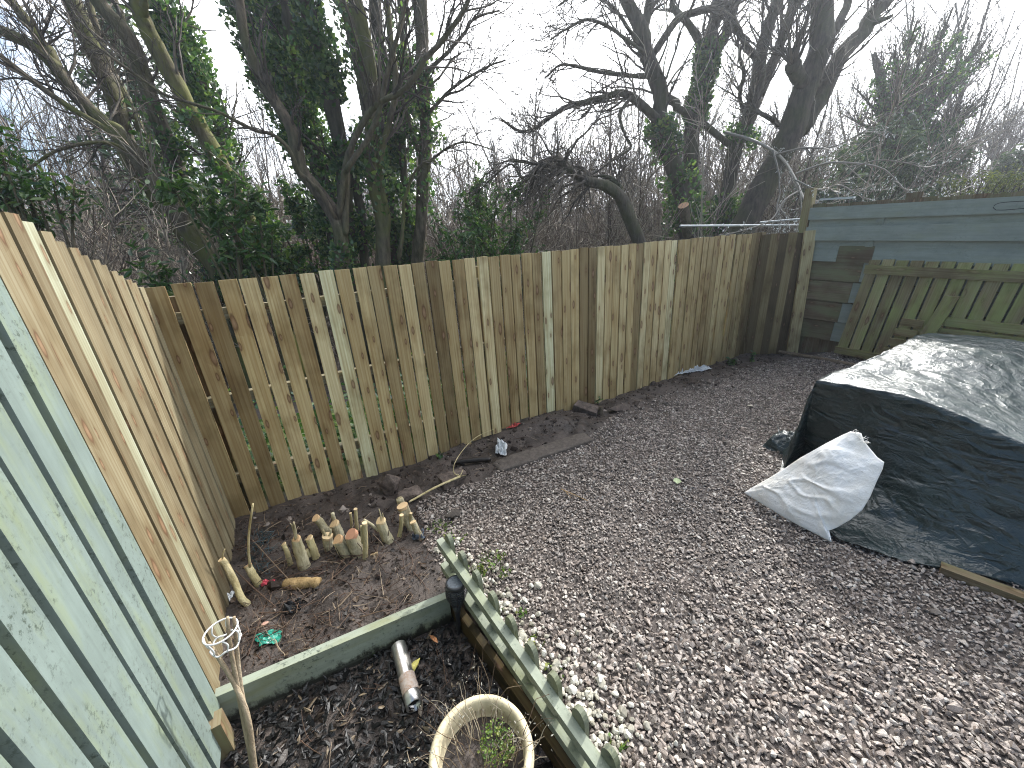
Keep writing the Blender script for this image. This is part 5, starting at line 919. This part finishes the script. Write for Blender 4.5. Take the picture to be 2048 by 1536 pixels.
tree('thick_tree', 'thickest right tree, swelling to a knobbly fork with branches hanging over the corner', 'tree', [
    ([(1455, 560), (1470, 500), (1489, 448), (1533, 359), (1581, 273), (1601, 205), (1625, 137), (1640, 100), (1646, 60), (1646, 0), (1644, -90)], 7.4, 7.8, .235, .135), ([(1600, 262), (1622, 225), (1645, 190), (1675, 125), (1702, 92), (1731, 62), (1750, 25), (1772, 0), (1800, -80)], 7.6, 8.0, .13, .10), ([(1622, 180), (1604, 160), (1594, 146), (1588, 134), (1586, 128)], 7.6, 7.35, .12, .10), ([(1735, 60), (1752, 45), (1775, 36), (1782, 32)], 7.8, 7.7, .05, .02), ([(1665, 68), (1690, 20), (1705, -30)], 7.8, 8.0, .07, .06), ([(1580, 275), (1555, 248), (1520, 225), (1497, 215)], 7.7, 8.0, .05, .03)], M_barkD,
    [TW(0, 14, .5, 1, .5, 1.6), TW(1, 16, .3, 1, .5, 1.5), TW(2, 14, .6, 1, .8, 2.2, .6, 4, 2, .5), TW(5, 10, .1, 1, .3, 1.0)], extra=hanging)
tree('arching_tree', 'small dark tree arching over to the left with drooping twigs', 'tree', [
    ([(1300, 540), (1277, 478), (1256, 430), (1246, 400), (1228, 380), (1205, 369), (1171, 362), (1145, 345), (1130, 335), (1113, 318), (1085, 325), (1065, 350)], 6.2, 5.9, .105, .03), ([(1240, 395), (1238, 372), (1215, 355), (1185, 352)], 6.2, 6.3, .05, .015), ([(1135, 338), (1080, 330), (1020, 322), (990, 330)], 6.0, 5.6, .022, .008), ([(1115, 318), (1075, 335), (1050, 360), (1025, 330), (1000, 340), (960, 380)], 5.9, 5.6, .02, .008)], M_barkD,
    [TW(0, 40, .45, 1, .4, 1.3, -.35, 4, 3), TW(1, 12, .2, 1, .3, 1.0, .1), TW(2, 14, .1, 1, .3, .9, -.2), TW(3, 14, .1, 1, .3, .9, -.2)])
# fan shaped ivy covered tree on the far right
fan = [([(1810, 470), (1800, 400), (1790, 330), (1770, 260), (1762, 170), (1747, 106)], 11, 11.2, .20, .05)]
for tip in ((1745, 130), (1790, 90), (1826, 22), (1850, 60), (1880, 55), (1905, 15), (1937, 35), (1960, 85), (1982, 68), (2020, 80), (1975, 205), (1950, 230), (1715, 180), (1690, 230)):
    b = np.array([1800, 330]) + U(-15, 15, 2); e = np.array(tip); m_ = b * .5 + e * .5 + np.array([(e[0] - 1800) * -.06, -10]); fan.append(([tuple(b), tuple(m_), tuple(e)], 11, 11 + U(-.8, .8), .085, .012))
tree('ivy_covered_tree', 'fan shaped ivy covered tree with a dense green base, far right', 'tree', fan, M_barkD, [TW(i, 22, .25, 1, .4, 1.3, .5, 3, 2, .5) for i in range(len(fan))], [(i, 620, .1, .86, .11, .06) for i in range(len(fan))])
def clump(name, label, centres, n, size, mat, cat): bush(name, label, centres, n, size, mat, cat, LONG, M_barkD, None, 60)
clump('conifer_shrub', 'dense grey green conifer bush below the fan shaped tree', [(C(1760, 330, 9.6), (1.3, .8, 1.0), .3), (C(1660, 360, 9.2), (1.0, .6, .8), .22), (C(1850, 330, 10.0), (1.2, .7, .9), .26), (C(1720, 400, 8.8), (1.6, .6, .5), .22)], 8000, .13, M_conifer, 'conifer')
clump('garden_hedge', 'yellow green hedge showing over the right fence', [(C(1960, 375, 8.0), (1.0, .5, .28), .5), (C(2060, 365, 8.0), (.9, .5, .35), .5)], 3800, .06, M_hedge, 'hedge')
clump('conifer_shrub', 'dark conifer top at the right edge of the picture', [(C(2050, 330, 14), (.8, .6, .6), 1.0)], 1500, .18, M_conifer, 'conifer')
tree('round_tree', 'distant round headed bare tree low on the right', 'tree', [([(1992, 400), (1995, 350), (1990, 310), (1982, 280)], 24, 24, .22, .12), ([(1993, 330), (1975, 300), (1955, 285)], 24, 24, .12, .04), ([(1993, 320), (2015, 295), (2035, 280)], 24, 24, .12, .04), ([(1992, 310), (2002, 280), (2010, 262)], 24, 24, .1, .04)], M_barkD,
     [(i, 16, .35, 1, 1.0, 2.4, .35, 7, 4, .7) for i in range(4)])

# ------------------------------------------------------------------ the wood behind: too many stems to count
def thicket(name, n, az0, az1, d0, d1, h0, h1, k2, k3, r0, mat, tw0, tw1, up=.35, lean=.12):
    az = np.radians(U(az0, az1, n)); d = U(d0, d1, n); b = np.stack([d * np.sin(az), d * np.cos(az)], -1); k = (sdl(b[:, 0], b[:, 1], FA, FB) > 1.5); b = b[k]; n = len(b); az = az[k]; h = U(h0, h1, n); base = np.column_stack([b, gz(b[:, 0], b[:, 1]) - .1]); dd = nrm(np.column_stack([rng.normal(size=(n, 2)) * lean, np.ones(n)])); P = [base]
    for _ in range(6): P.append(P[-1] + dd * (h / 6)[:, None]); dd = nrm(dd + rng.normal(size=(n, 3)) * .08)
    P = np.stack(P, 1); R = (r0 * U(.6, 1.4, n))[:, None] * np.linspace(1, .25, 7)[None]; mb = MB(); put(mb, P, R, 5)
    P1, R1 = spawn(P, R, k2, .08, .98, .75, tw0, tw1, 6, .14, up, .45, .35); put(mb, P1, np.maximum(R1, .006), 3); P2, R2 = spawn(P1, np.maximum(R1, .01), k3, .15, .98, .7, tw0 * .4, tw1 * .45, 4, .15, up * .5, .6, .5); put(mb, P2, np.maximum(R2, .0045), 3)
    mb.build(name, mat, origin=np.zeros(3), kind='stuff')
thicket('woodland', 520, -62, 58, 16, 36, 4.5, 9.5, 15, 8, .055, M_wood_far, .9, 2.6)
thicket('undergrowth', 800, -60, 52, 8.0, 19, 2.6, 4.8, 16, 7, .022, M_bramble, .5, 1.6, .2, .25)
thicket('birch_saplings', 120, -62, -25, 12, 24, 6, 10.5, 16, 6, .04, M_wood_far, .6, 1.8, .5, .06)
# low green cover right behind the fence, seen through its gaps
n = 9000; t_ = U(-.6, 5.8, n); o_ = .16 + np.abs(rng.normal(size=n)) * .9; xy = FA + e1 * t_[:, None] + bn * o_[:, None]; g = gz(xy[:, 0], xy[:, 1]); mb = MB(); leaves(mb, np.column_stack([xy, g + np.abs(rng.normal(size=n)) * .28]), U(.03, .07, n)); mb.build('ground_ivy', M_ivy, origin=np.zeros(3), kind='stuff')

# ------------------------------------------------------------------ damp air
mb = MB(); x0, x1, y0, y1, z0, z1 = -420, 420, -80, 420, -5.5, 12.5
v = np.array([(x, y, z) for z in (z0, z1) for x, y in ((x0, y0), (x1, y0), (x1, y1), (x0, y1))]); mb.add(v, BOXF)
hm = bpy.data.materials.new('damp_air'); hm.use_nodes = True; hn = hm.node_tree; hn.nodes.remove(hn.nodes['Principled BSDF'])
pv = hn.nodes.new('ShaderNodeVolumePrincipled'); pv.inputs['Color'].default_value = (.86, .92, 1, 1); pv.inputs['Density'].default_value = .0030; pv.inputs['Anisotropy'].default_value = .6
hn.links.new(pv.outputs[0], hn.nodes['Material Output'].inputs['Volume'])
mb.build('haze', hm, kind='stuff')
